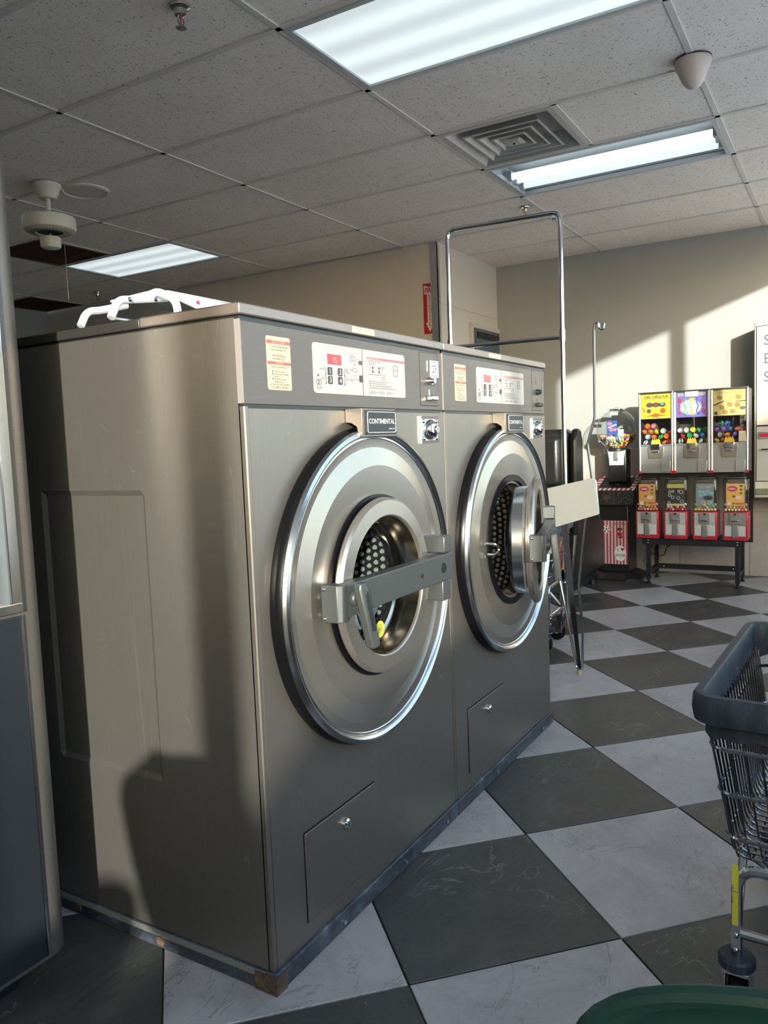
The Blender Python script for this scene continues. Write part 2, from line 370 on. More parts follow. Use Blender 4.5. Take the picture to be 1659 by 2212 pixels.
# ceiling
ce = struct(MB().box(XN, XF+.1, YS-.1, YL+.1, H+.12, H+.2).build('ceiling', M_PLENUM))
TB = .012
def cellbox(k, j, half=None):
    x0 = GX+k*FT; y0 = GY+j*2*FT; y1 = y0+2*FT
    if half == 0: y1 = y0+FT
    if half == 1: y0 = y0+FT
    return x0, x0+FT, y0, y1
lights = {(0, -1): 'diff', (3, -1): 'tubes', (3, 2): 'diff', (0, 2): 'diff', (-4, -1): 'diff', (-5, 2): 'diff'}
special = {(2, -1): 1, (2, 2): 1, (4, 4): 0}      # which half is a grille
CT = {}
def ctile(x0, x1, y0, y1, m_=None):
    x0 = max(x0, XN); x1 = min(x1, XF); y0 = max(y0, YS); y1 = min(y1, YL)
    if x1-x0 < .03 or y1-y0 < .03: return
    cx, cy = (x0+x1)/2, (y0+y1)/2
    if cx > XB and cy > YW: return
    if x0 < XB < x1 and cy > YW: x1 = XB; cx = (x0+x1)/2
    key = (round(x1-x0, 3), round(y1-y0, 3), m_)
    if key in CT: o = CT[key].copy(); COL.objects.link(o); o.location = (cx, cy, H+.005); return
    a, b = (x1-x0)/2-.004, (y1-y0)/2-.004
    mb = MB().box(cx-a, cx+a, cy-b, cy+b, H+.005, H+.02); CT[key] = mb.build('ceiling_tile', m_ or M_CTILE, ce, (cx, cy, H+.005), smooth=False)
for k in range(-9, 8):
    for j in range(-3, 6):
        if (k, j) in lights: continue
        x0, x1, y0, y1 = cellbox(k, j)
        if (k, j) in special:
            hf = 1-special[(k, j)]; ctile(*cellbox(k, j, hf)); continue
        ctile(x0, x1, y0, y1, M_CPLAIN if (k, j) in ((1, 1), (2, 1), (1, 0)) and False else None)
def bar(x0, x1, y0, y1): MB().box(x0, x1, y0, y1, H, H+.03).build('grid_bar', M_TBAR, ce, ((x0+x1)/2, (y0+y1)/2, H), smooth=False)
for j in range(-2, 6):
    y = GY+j*2*FT
    if YS < y < YL: bar(XN, XF if y < YW else XB, y-TB, y+TB)
for k in range(-8, 8):
    x = GX+k*FT
    if XN < x < XF: bar(x-TB, x+TB, YS, YL if x < XB else YW)
for (k, j) in special:
    x0, x1, y0, y1 = cellbox(k, j); ym = (y0+y1)/2; bar(x0, x1, ym-TB, ym+TB)

def wall(name, x0, x1, y0, y1, z0, z1, m): return struct(MB().box(x0, x1, y0, y1, z0, z1).build(name, m, smooth=False))
wf = wall('wall_right', XF, XF+.1, YS-.1, YW, 0, H+.02, M_WALL)
w2 = wall('wall_back_2', XB, XF+.1, YW, YW+.1, 0, H+.02, M_WALLB)
wb = wall('wall_back', XB, XB+.1, YW+.1, YL+.1, 0, H+.02, M_WALLB)
wall('wall_left', XN-.1, XB, YL, YL+.1, 0, H+.02, M_WALL)
wall('wall_near', XN-.1, XN, YS-.1, YL, 0, H+.02, M_WALLB)
# shop-front: sill wall, piers, header and glazed windows
SILL = .66
M_SILL = mat('brown_sill_wall', (.16, .135, .12), .6)
wfro = wall('wall_front', XN, XF, YS-.14, YS, 0, SILL, M_SILL)
def pier(x0, x1): MB().box(x0, x1, YS-.14, YS, SILL, H+.02).build('pier', M_WALLB, wfro, smooth=False)
pier(.3, .68); pier(-4.2, -3.9); pier(5.2, 5.458)
MB().box(XN, XF, YS-.05, YS-.01, 2.62, H+.02).build('header', M_TRIM, wfro, smooth=False)
spans = [(-3.9, -2.935), (-2.795, -1.24), (-1.18, .3), (.68, 2.405), (2.56, 4.05), (4.12, 5.2)]
for wi, (a, b) in enumerate(spans):
    mb = MB()
    for q in ((a, a+.012), (b-.012, b)): mb.box(q[0], q[1], YS-.04, YS-.02, SILL, 2.62)
    mb.box(a+.012, b-.012, YS-.04, YS-.02, SILL, SILL+.03)
    o = struct(mb.build('window_%d' % (wi+1), M_ALU, smooth=False)); MB().box(a+.012, b-.012, YS-.033, YS-.027, SILL+.03, 2.62).build('pane', M_GLASS, o, smooth=False)
for q in ((-2.935, -2.795), (2.405, 2.56), (-1.24, -1.18), (4.05, 4.12)): MB().box(q[0], q[1], YS-.045, YS-.01, SILL, 2.62).build('mullion', M_ALU, wfro, smooth=False)
o = MB().box(-40, 45, -60, YS-.15, -.16, -.1).build('ground', M_ASPH, smooth=False); struct(o)

# wall dado tiles on the far wall (about 56 x 56 cm, cap line at z=1.01)
ys = [1.70, 1.196, .680, .164, -.352, -.868, -1.384, -1.58]
for a, b in zip(ys, ys[1:]):
    for z0, z1 in ((0, .504), (.504, 1.005)):
        MB().box(XF-.012, XF, b+.0015, a-.0015, z0+.0015, z1-.0015).build('wall_tile', M_WTILE, wf, (XF-.012, (a+b)/2, z0), smooth=False)
struct(MB().box(XF-.018, XF, YS, YW, 1.005, 1.02).build('trim_1', M_TRIM, smooth=False))
# metal corner guard and panel seam
struct(MB().box(XB-.006, XB, YW-.006, YW+.055, 0, H).box(XB-.006, XB+.03, YW-.006, YW, 0, H).build('trim_2', M_ALU, smooth=False))
struct(MB().box(XB+.03, XF, YW-.004, YW, 2.08+.11, 2.08+.118).box(4.47, 4.474, YW-.004, YW, 0, 2.19).build('trim_3', M_TRIM, smooth=False))
d1 = struct(MB().box(4.835, 4.875, YW-.03, YW, 0, 2.10).box(4.875, 5.40, YW-.03, YW, 2.065, 2.10).box(5.40, XF-.02, YW-.03, YW, 0, 2.10).build('door_1', M_TRIM, smooth=False))
MB().box(4.88, 5.395, YW-.045, YW-.005, .01, 2.06).build('door_leaf', M_DOOR, d1, bevel=.003, smooth=False)
MB().box(4.90, 5.35, YW-.058, YW-.045, 1.98, 2.03).build('door_closer', M_BLACKM, d1, smooth=False)

# ------------------------------------------------------------------ ceiling fixtures
def fixture(k, j, kind, label):
    x0, x1, y0, y1 = cellbox(k, j); x0 += TB; x1 -= TB; y0 += TB; y1 -= TB; cx, cy = (x0+x1)/2, (y0+y1)/2
    t = thing('ceiling_light', label, 'light', (cx, cy, H), 'recessed fluorescent ceiling lights')
    w = .022; m = MB()
    m.box(x0, x0+w, y0, y1, H-.003, H+.02).box(x1-w, x1, y0, y1, H-.003, H+.02).box(x0+w, x1-w, y0, y0+w, H-.003, H+.02).box(x0+w, x1-w, y1-w, y1, H-.003, H+.02)
    m.build('frame', M_FIXT, t, smooth=False)
    m = MB(); d = .10
    if kind == 'tubes':
        m.box(x0, x1, y0, y1, H+d, H+d+.01).box(x0-.004, x0, y0, y1, H+.02, H+d).box(x1, x1+.004, y0, y1, H+.02, H+d).box(x0, x1, y0-.004, y0, H+.02, H+d).box(x0, x1, y1, y1+.004, H+.02, H+d)
        m.build('housing', M_FIXT, t, smooth=False)
        for q, mm in ((.10, M_TUBE2), (.215, M_TUBE2), (.30, M_TUBE)):
            xx = x1-q
            MB().cyl((xx, y0+.05, H+.03), (xx, y1-.05, H+.03), .019, 14).build('fluorescent_tube', mm, t)
            MB().box(xx-.02, xx+.02, y0+.005, y0+.048, H+.008, H+.06).build('lamp_holder', M_FIXT, t, smooth=False); MB().box(xx-.02, xx+.02, y1-.048, y1-.005, H+.008, H+.06).build('lamp_holder', M_FIXT, t, smooth=False)
        MB().prism([(x0+.08, y0+.02, H+d-.002), (x0+.17, y0+.02, H+d-.002), (x0+.15, y0+.02, H+.045), (x0+.10, y0+.02, H+.045)], (0, y1-y0-.04, 0)).build('ballast_cover', M_FIXT, t, smooth=False)
    else:
        MB().box(x0, x1, y0, y1, H+.03, H+.04).build('housing', M_FIXT, t, smooth=False)
        MB().box(x0+w, x1-w, y0+w, y1-w, H+.006, H+.012).build('diffuser', M_DIFF, t, smooth=False)
    return t
fixture(0, -1, 'diff', 'large lit ceiling light with ridged diffuser, nearest, above the washers')
fixture(3, -1, 'tubes', 'ceiling light with bare fluorescent tubes and no diffuser, beside the air vent')
fixture(3, 2, 'diff', 'lit diffuser ceiling light at the back left, beyond the bladeless fan')
fixture(0, 2, 'diff', 'ceiling light whose corner just shows at the left edge behind the dryer')
fixture(-4, -1, 'diff', 'added fill light with diffuser, out of view over the green chairs near the window')  # unseen panel added to give the room more fill light
fixture(-5, 2, 'diff', 'added fill light with diffuser, out of view over the area left of the dryer')  # another unseen panel, added for fill only

# square-cone air diffuser
x0, x1, y0, y1 = cellbox(2, -1, 1); x0 += TB; x1 -= TB; y0 += TB; y1 -= TB; cx, cy = (x0+x1)/2, (y0+y1)/2
vt = thing('air_vent', 'square stepped-cone air vent in the ceiling beside the bare-tube light', 'vent', (cx, cy, H))
M_VENT = mat('dusty_vent_metal', (.50, .47, .45), .5, .2)
def sqring(m, ro, zo, ri, zi):
    a = [(cx+sx*ro, cy+sy*ro, zo) for sx, sy in ((-1, -1), (1, -1), (1, 1), (-1, 1))]; b = [(cx+sx*ri, cy+sy*ri, zi) for sx, sy in ((-1, -1), (1, -1), (1, 1), (-1, 1))]
    m.add(a+b, [(i, (i+1) % 4, 4+(i+1) % 4, 4+i) for i in range(4)])
m = MB(); sqring(m, .292, H-.002, .262, H-.002); sqring(m, .262, H-.002, .20, H+.075); sqring(m, .20, H+.075, .0, H+.075); sqring(m, .292, H-.002, .292, H+.02); m.build('frame', M_VENT, vt, smooth=False)
for ro in (.20, .145, .09):
    m = MB(); sqring(m, ro, H-.004, ro-.012, H-.006); sqring(m, ro-.012, H-.006, ro-.045, H+.035); sqring(m, ro, H-.004, ro-.033, H+.037); m.build('cone', M_VENT, vt, smooth=False)
m = MB(); sqring(m, .048, H-.006, .03, H-.012); sqring(m, .03, H-.012, 0, H-.012); m.build('centre_plate', M_VENT, vt, smooth=False)
MB().cyl((cx, cy, H-.02), (cx, cy, H-.012), .005, 8).build('screw', M_BLACKM, vt)

# stained brown grilles
def grille(k, j, half, label):
    x0, x1, y0, y1 = cellbox(k, j, half); x0 += TB; x1 -= TB; y0 += TB; y1 -= TB
    t = thing('return_grille', label, 'vent', ((x0+x1)/2, (y0+y1)/2, H), 'stained ceiling grilles')
    MB().box(x0, x1, y0, y1, H+.03, H+.035).build('backing', M_BROWN, t, smooth=False)
    fr = MB().box(x0, x0+.02, y0, y1, H-.002, H+.03).box(x1-.02, x1, y0, y1, H-.002, H+.03).box(x0+.02, x1-.02, y0, y0+.02, H-.002, H+.03).box(x0+.02, x1-.02, y1-.02, y1, H-.002, H+.03).build('frame', M_BROWN, t, smooth=False)
    first = None; n = 14
    for i in range(n):
        yy = y0+.03+(y1-y0-.06)*i/(n-1)
        if first is None: first = MB().prism([(x0+.02, yy-.002, H), (x0+.02, yy+.002, H), (x0+.02, yy+.018, H+.025), (x0+.02, yy+.014, H+.025)], (x1-x0-.04, 0, 0)).build('slat', M_BROWN, t, ((x0+x1)/2, yy, H), smooth=False); base = yy
        else: o = first.copy(); COL.objects.link(o); o.location.y += yy-base
grille(2, 2, 1, 'brown stained ceiling grille just below the bladeless fan')
grille(4, 4, 0, 'dark stained ceiling grille at far left above the back corner')

# dome camera
dx, dy = 2.334, -.455
dm = thing('dome_camera', 'grey dome security camera on the ceiling grid at upper right', 'camera', (dx, dy, H))
M_DOME = mat('grey_dome_plastic', (.50, .46, .45), .35)
MB().lathe([(.070, 0), (.072, -.012), (.068, -.030), (.060, -.044)], (dx, dy, H), n=40).build('base', M_DOME, dm)
MB().lathe([(.060, -.044), (.052, -.062), (.044, -.082), (.030, -.102), (.013, -.113), (0.0, -.115)], (dx, dy, H), n=40).build('dome', M_DOME, dm)
MB().lathe([(.073, .0005), (.073, -.004)], (dx, dy, H), n=40).build('gasket', M_BLACK, dm)

def sprinkler(x, y, label):
    t = thing('sprinkler', label, 'sprinkler', (x, y, H), 'ceiling sprinklers')
    MB().lathe([(.035, 0), (.034, -.006), (.022, -.012), (.02, -.03), (.012, -.034), (0, -.034)], (x, y, H), n=20).build('escutcheon', M_CHROME2, t)
    MB().tube([(x+.010, y, H-.032), (x+.014, y, H-.05), (x+.004, y, H-.066)], .0028, 6).tube([(x-.010, y, H-.032), (x-.014, y, H-.05), (x-.004, y, H-.066)], .0028, 6).build('yoke', M_CHROME2, t)
    MB().cyl((x, y, H-.034), (x, y, H-.062), .003, 8).build('bulb', M_REDPL, t)
    MB().lathe([(0, -.066), (.017, -.068), (.018, -.071), (0, -.071)], (x, y, H), n=14).build('deflector', M_CHROME2, t)
sprinkler(.885, .945, 'ceiling sprinkler cut by the top edge of the picture')
sprinkler(3.86, .829, 'ceiling sprinkler seen inside the chrome hanging-rail frame')
sprinkler(3.91, 5.05, 'ceiling sprinkler at the back left above the white folded stool')

# bladeless fan motor
fx, fy = 1.745, 2.83
fn = thing('ceiling_fan', 'ivory ceiling fan motor without blades hanging at upper left', 'fan', (fx, fy, H))
MB().lathe([(.075, 0), (.077, -.02), (.066, -.03), (.06, -.055), (.045, -.078), (.02, -.08)], (fx, fy, H), n=36).build('canopy', M_FAN, fn)
MB().cyl((fx, fy, H-.07), (fx, fy, H-.20), .015, 14).build('downrod', M_FAN, fn)
MB().lathe([(0, -.168), (.11, -.172), (.136, -.180), (.141, -.187), (.141, -.235), (.135, -.250), (.122, -.256), (.075, -.264), (.07, -.258)], (fx, fy, H), n=56).build('motor_housing', M_FAN, fn)
MB().lathe([(.07, -.258), (.06, -.25), (0, -.25)], (fx, fy, H), n=36).build('motor_plate', M_BLACKM, fn)
m = MB()
for i in range(40):
    a = 2*PI*i/40; c, s = math.cos(a), math.sin(a); p = [(.080, .0022), (.110, .0032), (.110, -.0032), (.080, -.0022)]
    m.add([(fx+r*c-w*s, fy+r*s+w*c, H-.2655+(r-.085)*.06) for r, w in p], [(0, 1, 2, 3)])
m.build('vent_slots', M_BLACK, fn, smooth=False)
MB().cyl((fx, fy, H-.25), (fx, fy, H-.29), .012, 12).build('neck', M_CHROME2, fn)
MB().lathe([(0, -.285), (.052, -.287), (.055, -.293), (.055, -.332), (.048, -.345), (.02, -.352), (0, -.352)], (fx, fy, H), n=36).build('switch_housing', M_FAN, fn)
MB().tube([(fx+.05, fy-.03, H-.31), (fx+.062, fy-.036, H-.315), (fx+.064, fy-.036, H-.62)], .0014, 5).build('pull_chain', M_CHROME2, fn)
rs = thing('ceiling_speaker', 'flat round speaker cover in the ceiling tile right of the fan', 'speaker', (1.946, 2.76, H))
MB().lathe([(.135, 0.004), (.135, -.004), (.122, -.008), (.115, -.002), (0, -.002)], (1.946, 2.76, H), n=40).build('cover', M_TBAR, rs)

# fire extinguisher sign on the back wall
sg = thing('fire_sign', 'red and white FIRE EXTINGUISHER arrow sign on the back wall', 'sign', (XB, 1.78, 1.96))
M_SIGNR = mat('sign_red', (.40, .015, .03), .4); M_SIGNW = mat('sign_white', (.62, .58, .55), .4)
yl, yr = 1.825, 1.722; xs_ = XB-.003
def yz(m, pts, x, t=.0008): m.prism([(x, y, z) for y, z in pts], (-t, 0, 0))
m = MB(); yz(m, [(yl, 1.965), (yr, 1.965), (yr, 2.345), (yl, 2.345)], XB, .003); m.build('panel', M_SIGNR, sg, smooth=False)
m = MB(); w_ = [(1.818, 2.332), (1.79, 2.325), (1.7735, 2.312), (1.757, 2.325), (1.729, 2.332), (1.729, 2.265), (1.818, 2.265)]; yz(m, w_, xs_)
yz(m, [(1.793, 2.265), (1.754, 2.265), (1.754, 2.05), (1.7375, 2.05), (1.7735, 1.978), (1.8095, 2.05), (1.793, 2.05)], xs_); m.build('arrow', M_SIGNW, sg, smooth=False)
m = MB(); m.mi = 0; m.text('FIRE', (xs_-.0015, 1.7735, 2.275), (0, -1, 0), (0, 0, 1), .052, 'CENTER', .03, .72)
for i, c in enumerate('EXTINGUISHER'): m.text(c, (xs_-.0015, 1.7735, 2.247-i*.0205), (0, -1, 0), (0, 0, 1), .021, 'CENTER', .03, 1.25)
m.build('lettering', M_SIGNR, sg, smooth=False)

# ------------------------------------------------------------------ washers
def holeplate(m, x0, x1, z0, z1, cx, cz, r, y, n=72):
    an = [2*PI*i/n for i in range(n)]+[math.atan2(z-cz, x-cx) % (2*PI) for x in (x0, x1) for z in (z0, z1)]; an = sorted(set(an)); a_, b_ = [], []
    for a in an:
        c, s = math.cos(a), math.sin(a); t = 1e9
        if c > 1e-9: t = min(t, (x1-cx)/c)
        if c < -1e-9: t = min(t, (x0-cx)/c)
        if s > 1e-9: t = min(t, (z1-cz)/s)
        if s < -1e-9: t = min(t, (z0-cz)/s)
        a_.append((cx+r*c, y, cz+r*s)); b_.append((cx+t*c, y, cz+t*s))
    k = len(an); m.add(a_+b_, [(i, (i+1) % k, k+(i+1) % k, k+i)[::-1] for i in range(k)])
WD = .8775; HL = 1.405; DEP = .95
UX, UZ = (1, 0, 0), (0, 0, 1)
def lines(m, rows, x, y, z, size, lead, align='LEFT', sx=.8):
    for i, r in enumerate(rows):
        if r: m.text(r, (x, y, z-i*lead), UX, UZ, size, align, 0, sx)
def washer(X0, label, num, opened):
    t = thing('washing_machine', label, 'washing machine', (X0, 0, 0), 'front-loading washers side by side')
    cx, cz = X0+.432, .80
    # plinth
    pm = MB().box(X0-.004 if X0 == 0 else X0, X0+WD+.006, -.008, DEP, 0, .045).build('plinth', M_PLINTH, t, bevel=.003)
    for q in (.25, .55, .80) if X0 == 0 else (.3, .75): MB().cyl((X0+q, -.013, .02), (X0+q, -.008, .02), .006, 10).build('bolt', M_CHROME2, pm)
    if X0 == 0:
        MB().box(-.0065, .03, -.0105, .05, .0, .043).build('rusty_corner', M_RUST, pm, smooth=False)
        for q in (.33, .62): MB().cyl((-.008, q, .02), (-.004, q, .02), .012, 12).build('bolt', M_RUST, pm)
        MB().box(-.0058, -.004, .02, .9, .03, .044).build('sill_strip', mat('worn_grey', (.2, .2, .19), .5), pm, smooth=False)
    # front sheet with the round opening, side sheets, corner posts, back
    m = MB(); holeplate(m, X0+.013, X0+WD, .046, 1.224, cx, cz, .30, 0); holeplate(m, X0+.013, X0+WD, .046, 1.224, cx, cz, .30, .012)
    m.quad((X0+.013, 0, .046), (X0+.013, .012, .046), (X0+.013, .012, 1.224), (X0+.013, 0, 1.224)); m.quad((X0+WD, 0, .046), (X0+WD, .012, .046), (X0+WD, .012, 1.224), (X0+WD, 0, 1.224))
    m.build('front_panel', M_STEEL, t, smooth=False)
    for sx in (0, 1):
        xo = X0 if sx == 0 else X0+WD; d = 1 if sx == 0 else -1
        m = MB(); m.prism([(xo+d*.0125, .001, .046), (xo+d*.0035, .001, .046), (xo+d*.001, .0035, .046), (xo+d*.001, .0125, .046), (xo+d*.0125, .0125, .046)], (0, 0, 1.228-.046)); m.build('corner_post', M_STEEL, t)
    m = MB(); ya, yb, za, zb = .295, .648, .405, 1.062; q = .012; x = X0
    Y = [.0145, ya, ya+q, yb-q, yb, DEP]; Z = [.046, za, za+q, zb-q, zb, HL-.004]
    V = {}; vs = []
    for i, y in enumerate(Y):
        for k, z in enumerate(Z):
            V[i, k] = len(vs); vs.append((x+(.007 if i in (2, 3) and k in (2, 3) else 0), y, z))
    m.add(vs, [(V[i, k], V[i, k+1], V[i+1, k+1], V[i+1, k]) for i in range(5) for k in range(5)]); 
    m.build('side_panel', M_SIDE, t, smooth=False)
    MB().box(X0+WD-.003, X0+WD, .0145, DEP, .046, HL-.004).build('side_panel', M_SIDE, t, smooth=False)
    MB().box(X0+.004, X0+WD-.004, DEP-.004, DEP, .046, HL-.004).build('back_panel', M_STEEL, t, smooth=False)
    # fascia
    MB().box(X0+.001, X0+WD, 0, .012, 1.232, 1.396).build('control_fascia', M_FASCIA, t, bevel=.002)
    MB().box(X0+.003, X0+WD, .002, .02, 1.222, 1.234).build('fascia_gap', M_BLACK, t, smooth=False)
    MB().box(X0-.001, X0+.001, .0, .0145, 1.234, 1.398).build('end_cap', M_ENDCAP, t, smooth=False)
    MB().box(X0+.002, X0+WD-.002, .004, DEP, 1.394, 1.408).build('lid_gap', M_BLACK, t, smooth=False)
    ld = MB().box(X0-.006 if X0 == 0 else X0+.001, X0+WD+.006, -.006, .27, HL+.001, 1.4285).build('lid', M_LID, t, bevel=.003)
    MB().box(X0-.006 if X0 == 0 else X0+.001, X0+WD+.006, .271, DEP+.01, HL+.001, 1.4275).build('rear_lid', M_DARKLID, t, bevel=.003)
    a = .395 if X0 == 0 else .33
    MB().box(X0+a, X0+a+.10, -.0068, -.006, 1.409, 1.424).build('sticker', M_CREAM, ld, smooth=False)
    # instruction label
    lb = plateY(X0+.077, X0+.156, 1.263, 1.373, 0, .0012, .005).build('warning_label', M_CREAM, t, smooth=False)
    m = MB(); xm = X0+.1165
    m.box(X0+.0775, X0+.1555, -.0016, -.0012, 1.358, 1.3645).box(X0+.0775, X0+.1555, -.0016, -.0012, 1.3155, 1.3215); m.build('band', mat('brick_red_print', (.40, .10, .07), .5), lb, smooth=False)
    m = MB(); m.text('OPEN THE DOOR', (xm, -.0018, 1.3592), UX, UZ, .0056, 'CENTER'); m.text('CAUTION', (xm, -.0018, 1.3167), UX, UZ, .0056, 'CENTER'); m.build('lettering', M_CREAM, lb, smooth=False)
    m = MB()
    lines(m, ['Turn the door handle downwards', 'when the green light is ON.', '', 'CAUTION! INTERLOCK', 'WITH SAFETY DELAY'], xm, -.0015, 1.3505, .0058, .0063, 'CENTER', .78)
    lines(m, ['Never try to open the door if:', ''], xm, -.0015, 1.309, .0056, .006, 'CENTER', .8)
    lines(m, ['Cycle has not finished.', 'The drum has not completely', 'stopped.', 'The water has not been', 'completely drained.'], X0+.098, -.0015, 1.2995, .0052, .0052, 'LEFT', .78)
    lines(m, ['DO NOT ALLOW CHILDREN', 'TO OPERATE MACHINE.'], xm, -.0015, 1.2725, .0058, .0062, 'CENTER', .85)
    for q in (0, 1, 3): m.box(X0+.092, X0+.0945, -.0016, -.0012, 1.3-q*.0052, 1.303-q*.0052)
    m.build('lettering', M_INK, lb, smooth=False)
    # control panel
    cp = plateY(X0+.237, X0+.653, 1.262, 1.374, 0, .0015, .008).build('control_panel', M_PANELW, t, smooth=False)
    MB().box(X0+.4405, X0+.4425, -.0018, -.0015, 1.2625, 1.3735).build('divider', M_INK, cp, smooth=False)
    MB().box(X0+.292, X0+.348, -.003, -.0015, 1.329, 1.352).build('display', M_REDD, cp, smooth=False)
    if X0 == 0:
        MB().text('45', (X0+.32, -.0034, 1.333), UX, UZ, .02, 'CENTER').build('digits', mat('pale_red', (.75, .3, .3), .4), cp, smooth=False)
    M_LP = mat('pale_print', (.50, .475, .45), .4)
    MB().box(X0+.286, X0+.352, -.0018, -.0015, 1.275, 1.356).build('key_field', M_LP, cp, smooth=False)
    for i, (bx, bz) in enumerate(((.30, 1.313), (.341, 1.313), (.30, 1.293), (.341, 1.293))):
        kb = plateY(X0+bx-.009, X0+bx+.009, bz-.009, bz+.009, -.0018, .0014, .003).build('program_key', M_INK, cp, smooth=False)
        m = MB().text(str(i+1), (X0+bx, -.0036, bz-.0058), UX, UZ, .0165, 'CENTER', .02); o = m.build('key_digit', M_LP, cp, smooth=False)
    m = MB()
    for bx, bz, al, rows in ((.281, 1.319, 'RIGHT', ['HOT', 'HEAVY SOILED']), (.281, 1.298, 'RIGHT', ['COLD', 'DELICATE']), (.366, 1.319, 'LEFT', ['WARM', 'NORMAL', 'PERM. PRESS']), (.366, 1.299, 'LEFT', ['COLD', 'DELICATE'])):
        lines(m, rows, X0+bx, -.0018, bz, .0042, .0042, al)
    for bx in (.2835, .361):
        for bz in (1.303, 1.283): m.box(X0+bx, X0+bx+.001, -.0018, -.0015, bz, bz+.02); m.box(X0+bx-.001, X0+bx+.002, -.0018, -.0015, bz, bz+.005)
    for i in range(7): m.cyl((X0+.407, -.0019, 1.352-i*.0088), (X0+.407, -.0015, 1.352-i*.0088), .0016, 8)
    for bz, tx in ((1.3465, 'WASH'), (1.317, 'RINSE'), (1.2985, 'EXTRACT')): m.text(tx, (X0+.412, -.0018, bz), UX, UZ, .0042)
    for bz in (1.354, 1.344, 1.322, 1.299): m.tube(rounded([(X0+.388, -.0018, bz+.003), (X0+.388, -.0018, bz-.004), (X0+.397, -.0018, bz-.004), (X0+.397, -.0018, bz+.003)], .002), .0005, 4)
    m.tube(arc((X0+.252, -.0018, 1.287), .006, 0, 2*PI, 14, UX, UZ), .0006, 4).tube(arc((X0+.259, -.0018, 1.287), .006, 0, 2*PI, 14, UX, UZ), .0006, 4).tube(arc((X0+.256, -.0018, 1.281), .009, 1.1*PI, 1.9*PI, 8, UX, UZ), .0006, 4).cyl((X0+.254, -.0019, 1.302), (X0+.254, -.0015, 1.302), .003, 10)
    m.build('print', M_INK, cp, smooth=False)
    plateY(X0+.424, X0+.4375, 1.336, 1.345, -.0015, .002, .002).build('select_key', mat('maroon_key', (.12, .05, .05), .4), cp, smooth=False)
    plateY(X0+.425, X0+.4385, 1.294, 1.310, -.0015, .002, .002).build('start_key', M_INK, cp, smooth=False)
    # instructions half
    MB().box(X0+.462, X0+.6525, -.0018, -.0015, 1.352, 1.3575).build('band', mat('dusty_rose_print', (.42, .13, .15), .5), cp, smooth=False)
    MB().text('OPERATING INSTRUCTIONS', (X0+.463, -.002, 1.353), UX, UZ, .0046).build('heading', M_LP, cp, smooth=False)
    m = MB()
    lines(m, ['A. LOAD MACHINE AND CLOSE DOOR', 'B. SELECT PROGRAM'], X0+.465, -.0018, 1.346, .0048, .006)
    for i, (bx, bz) in enumerate(((.49, 1.332), (.52, 1.332), (.49, 1.323), (.52, 1.323))): m.box(X0+bx-.003, X0+bx+.003, -.0018, -.0015, bz-.003, bz+.003)
    lines(m, ['HOT', 'HEAVY', '', 'COLD'], X0+.483, -.0018, 1.334, .0036, .0036, 'RIGHT'); lines(m, ['WARM NORMAL', 'PERM. PRESS', '', 'COLD'], X0+.527, -.0018, 1.334, .0036, .0036)
    lines(m, ['C. ADD PRODUCTS IN COMPARTMENTS   1. detergent', '                                                              2. liquid bleach', '                                                              3. liquid softener'], X0+.465, -.0018, 1.314, .0045, .0052)
    lines(m, ['D. INSERT COIN(S) / TOKEN(S). Display shows amount required.', 'E. IF DISPLAY SHOWS "PUSH", PRESS START BUTTON.', '    DISPLAY SHOWS NUMBER OF MINUTES REMAINING IN PROGRAM.', '    DISPLAY SHOWS "0" WHEN CYCLE IS FINISHED. USE DOOR HANDLE TO OPEN.'], X0+.465, -.0018, 1.297, .0046, .0055)
    m.tube([(x+X0, -.0018, z) for x, z in rrect(.592, .612, 1.316, 1.345, .008)], .0006, 4, True); m.tube([(X0+.592, -.0018, 1.331), (X0+.612, -.0018, 1.331)], .0005, 4)
    for bx, tx in ((.475, ''), (.49, 'WASH'), (.525, 'RINSE'), (.562, 'EXTRACT')):
        m.tube(rounded([(X0+bx-.005, -.0018, 1.276), (X0+bx-.005, -.0018, 1.269), (X0+bx+.005, -.0018, 1.269), (X0+bx+.005, -.0018, 1.276)], .002), .0005, 4); m.text(tx, (X0+bx+.008, -.0018, 1.27), UX, UZ, .0045)
    m.build('instructions', M_INK, cp, smooth=False)
    # coin panel
    co = plateY(X0+.737, X0+.849, 1.244, 1.392, 0, .0012, .006).build('coin_panel', M_FASCIA, t, smooth=False)
    m = MB(); m.tube([(x+X0, -.0014, z) for x, z in rrect(.738, .848, 1.245, 1.391, .006)], .0007, 4, True); m.build('edge', M_BLACKM, co)
    MB().box(X0+.782, X0+.786, -.002, -.0012, 1.34, 1.37).box(X0+.79, X0+.794, -.002, -.0012, 1.268, 1.29).build('coin_slot', M_BLACK if opened else M_CHROME2, co, smooth=False)
    kn = M_BLACKM if opened else M_CHROME
    MB().cyl((X0+.79, -.001, 1.313), (X0+.79, -.014, 1.313), .011, 20, .010).cyl((X0+.79, -.014, 1.313), (X0+.79, -.022, 1.313), .0075, 16).build('coin_return_button', kn, co)
    MB().box(X0+.775, X0+.81, -.022, -.001, 1.258, 1.272).build('reject_lever', kn, co, bevel=.003)
    if num:
        nl = plateY(X0+.80, X0+.852, 1.325, 1.372, -.0014, .0008, .002).build('number_label', M_WHITEP, co, smooth=False)
        m = MB(); m.tube([(X0+x, -.0024, z) for x, z in rrect(.804, .848, 1.329, 1.368, .006, 1)], .0009, 4, True); m.text('29', (X0+.826, -.0026, 1.3385), UX, UZ, .030, 'CENTER', .01, .9); m.build('number', mat('navy_ink', (.03, .06, .14), .5), co, smooth=False)
    # key lock plate
    lk = MB().box(X0+.728, X0+.846, -.0008, 0, 1.139, 1.215).build('lock_surround', M_FASCIA, t, smooth=False)
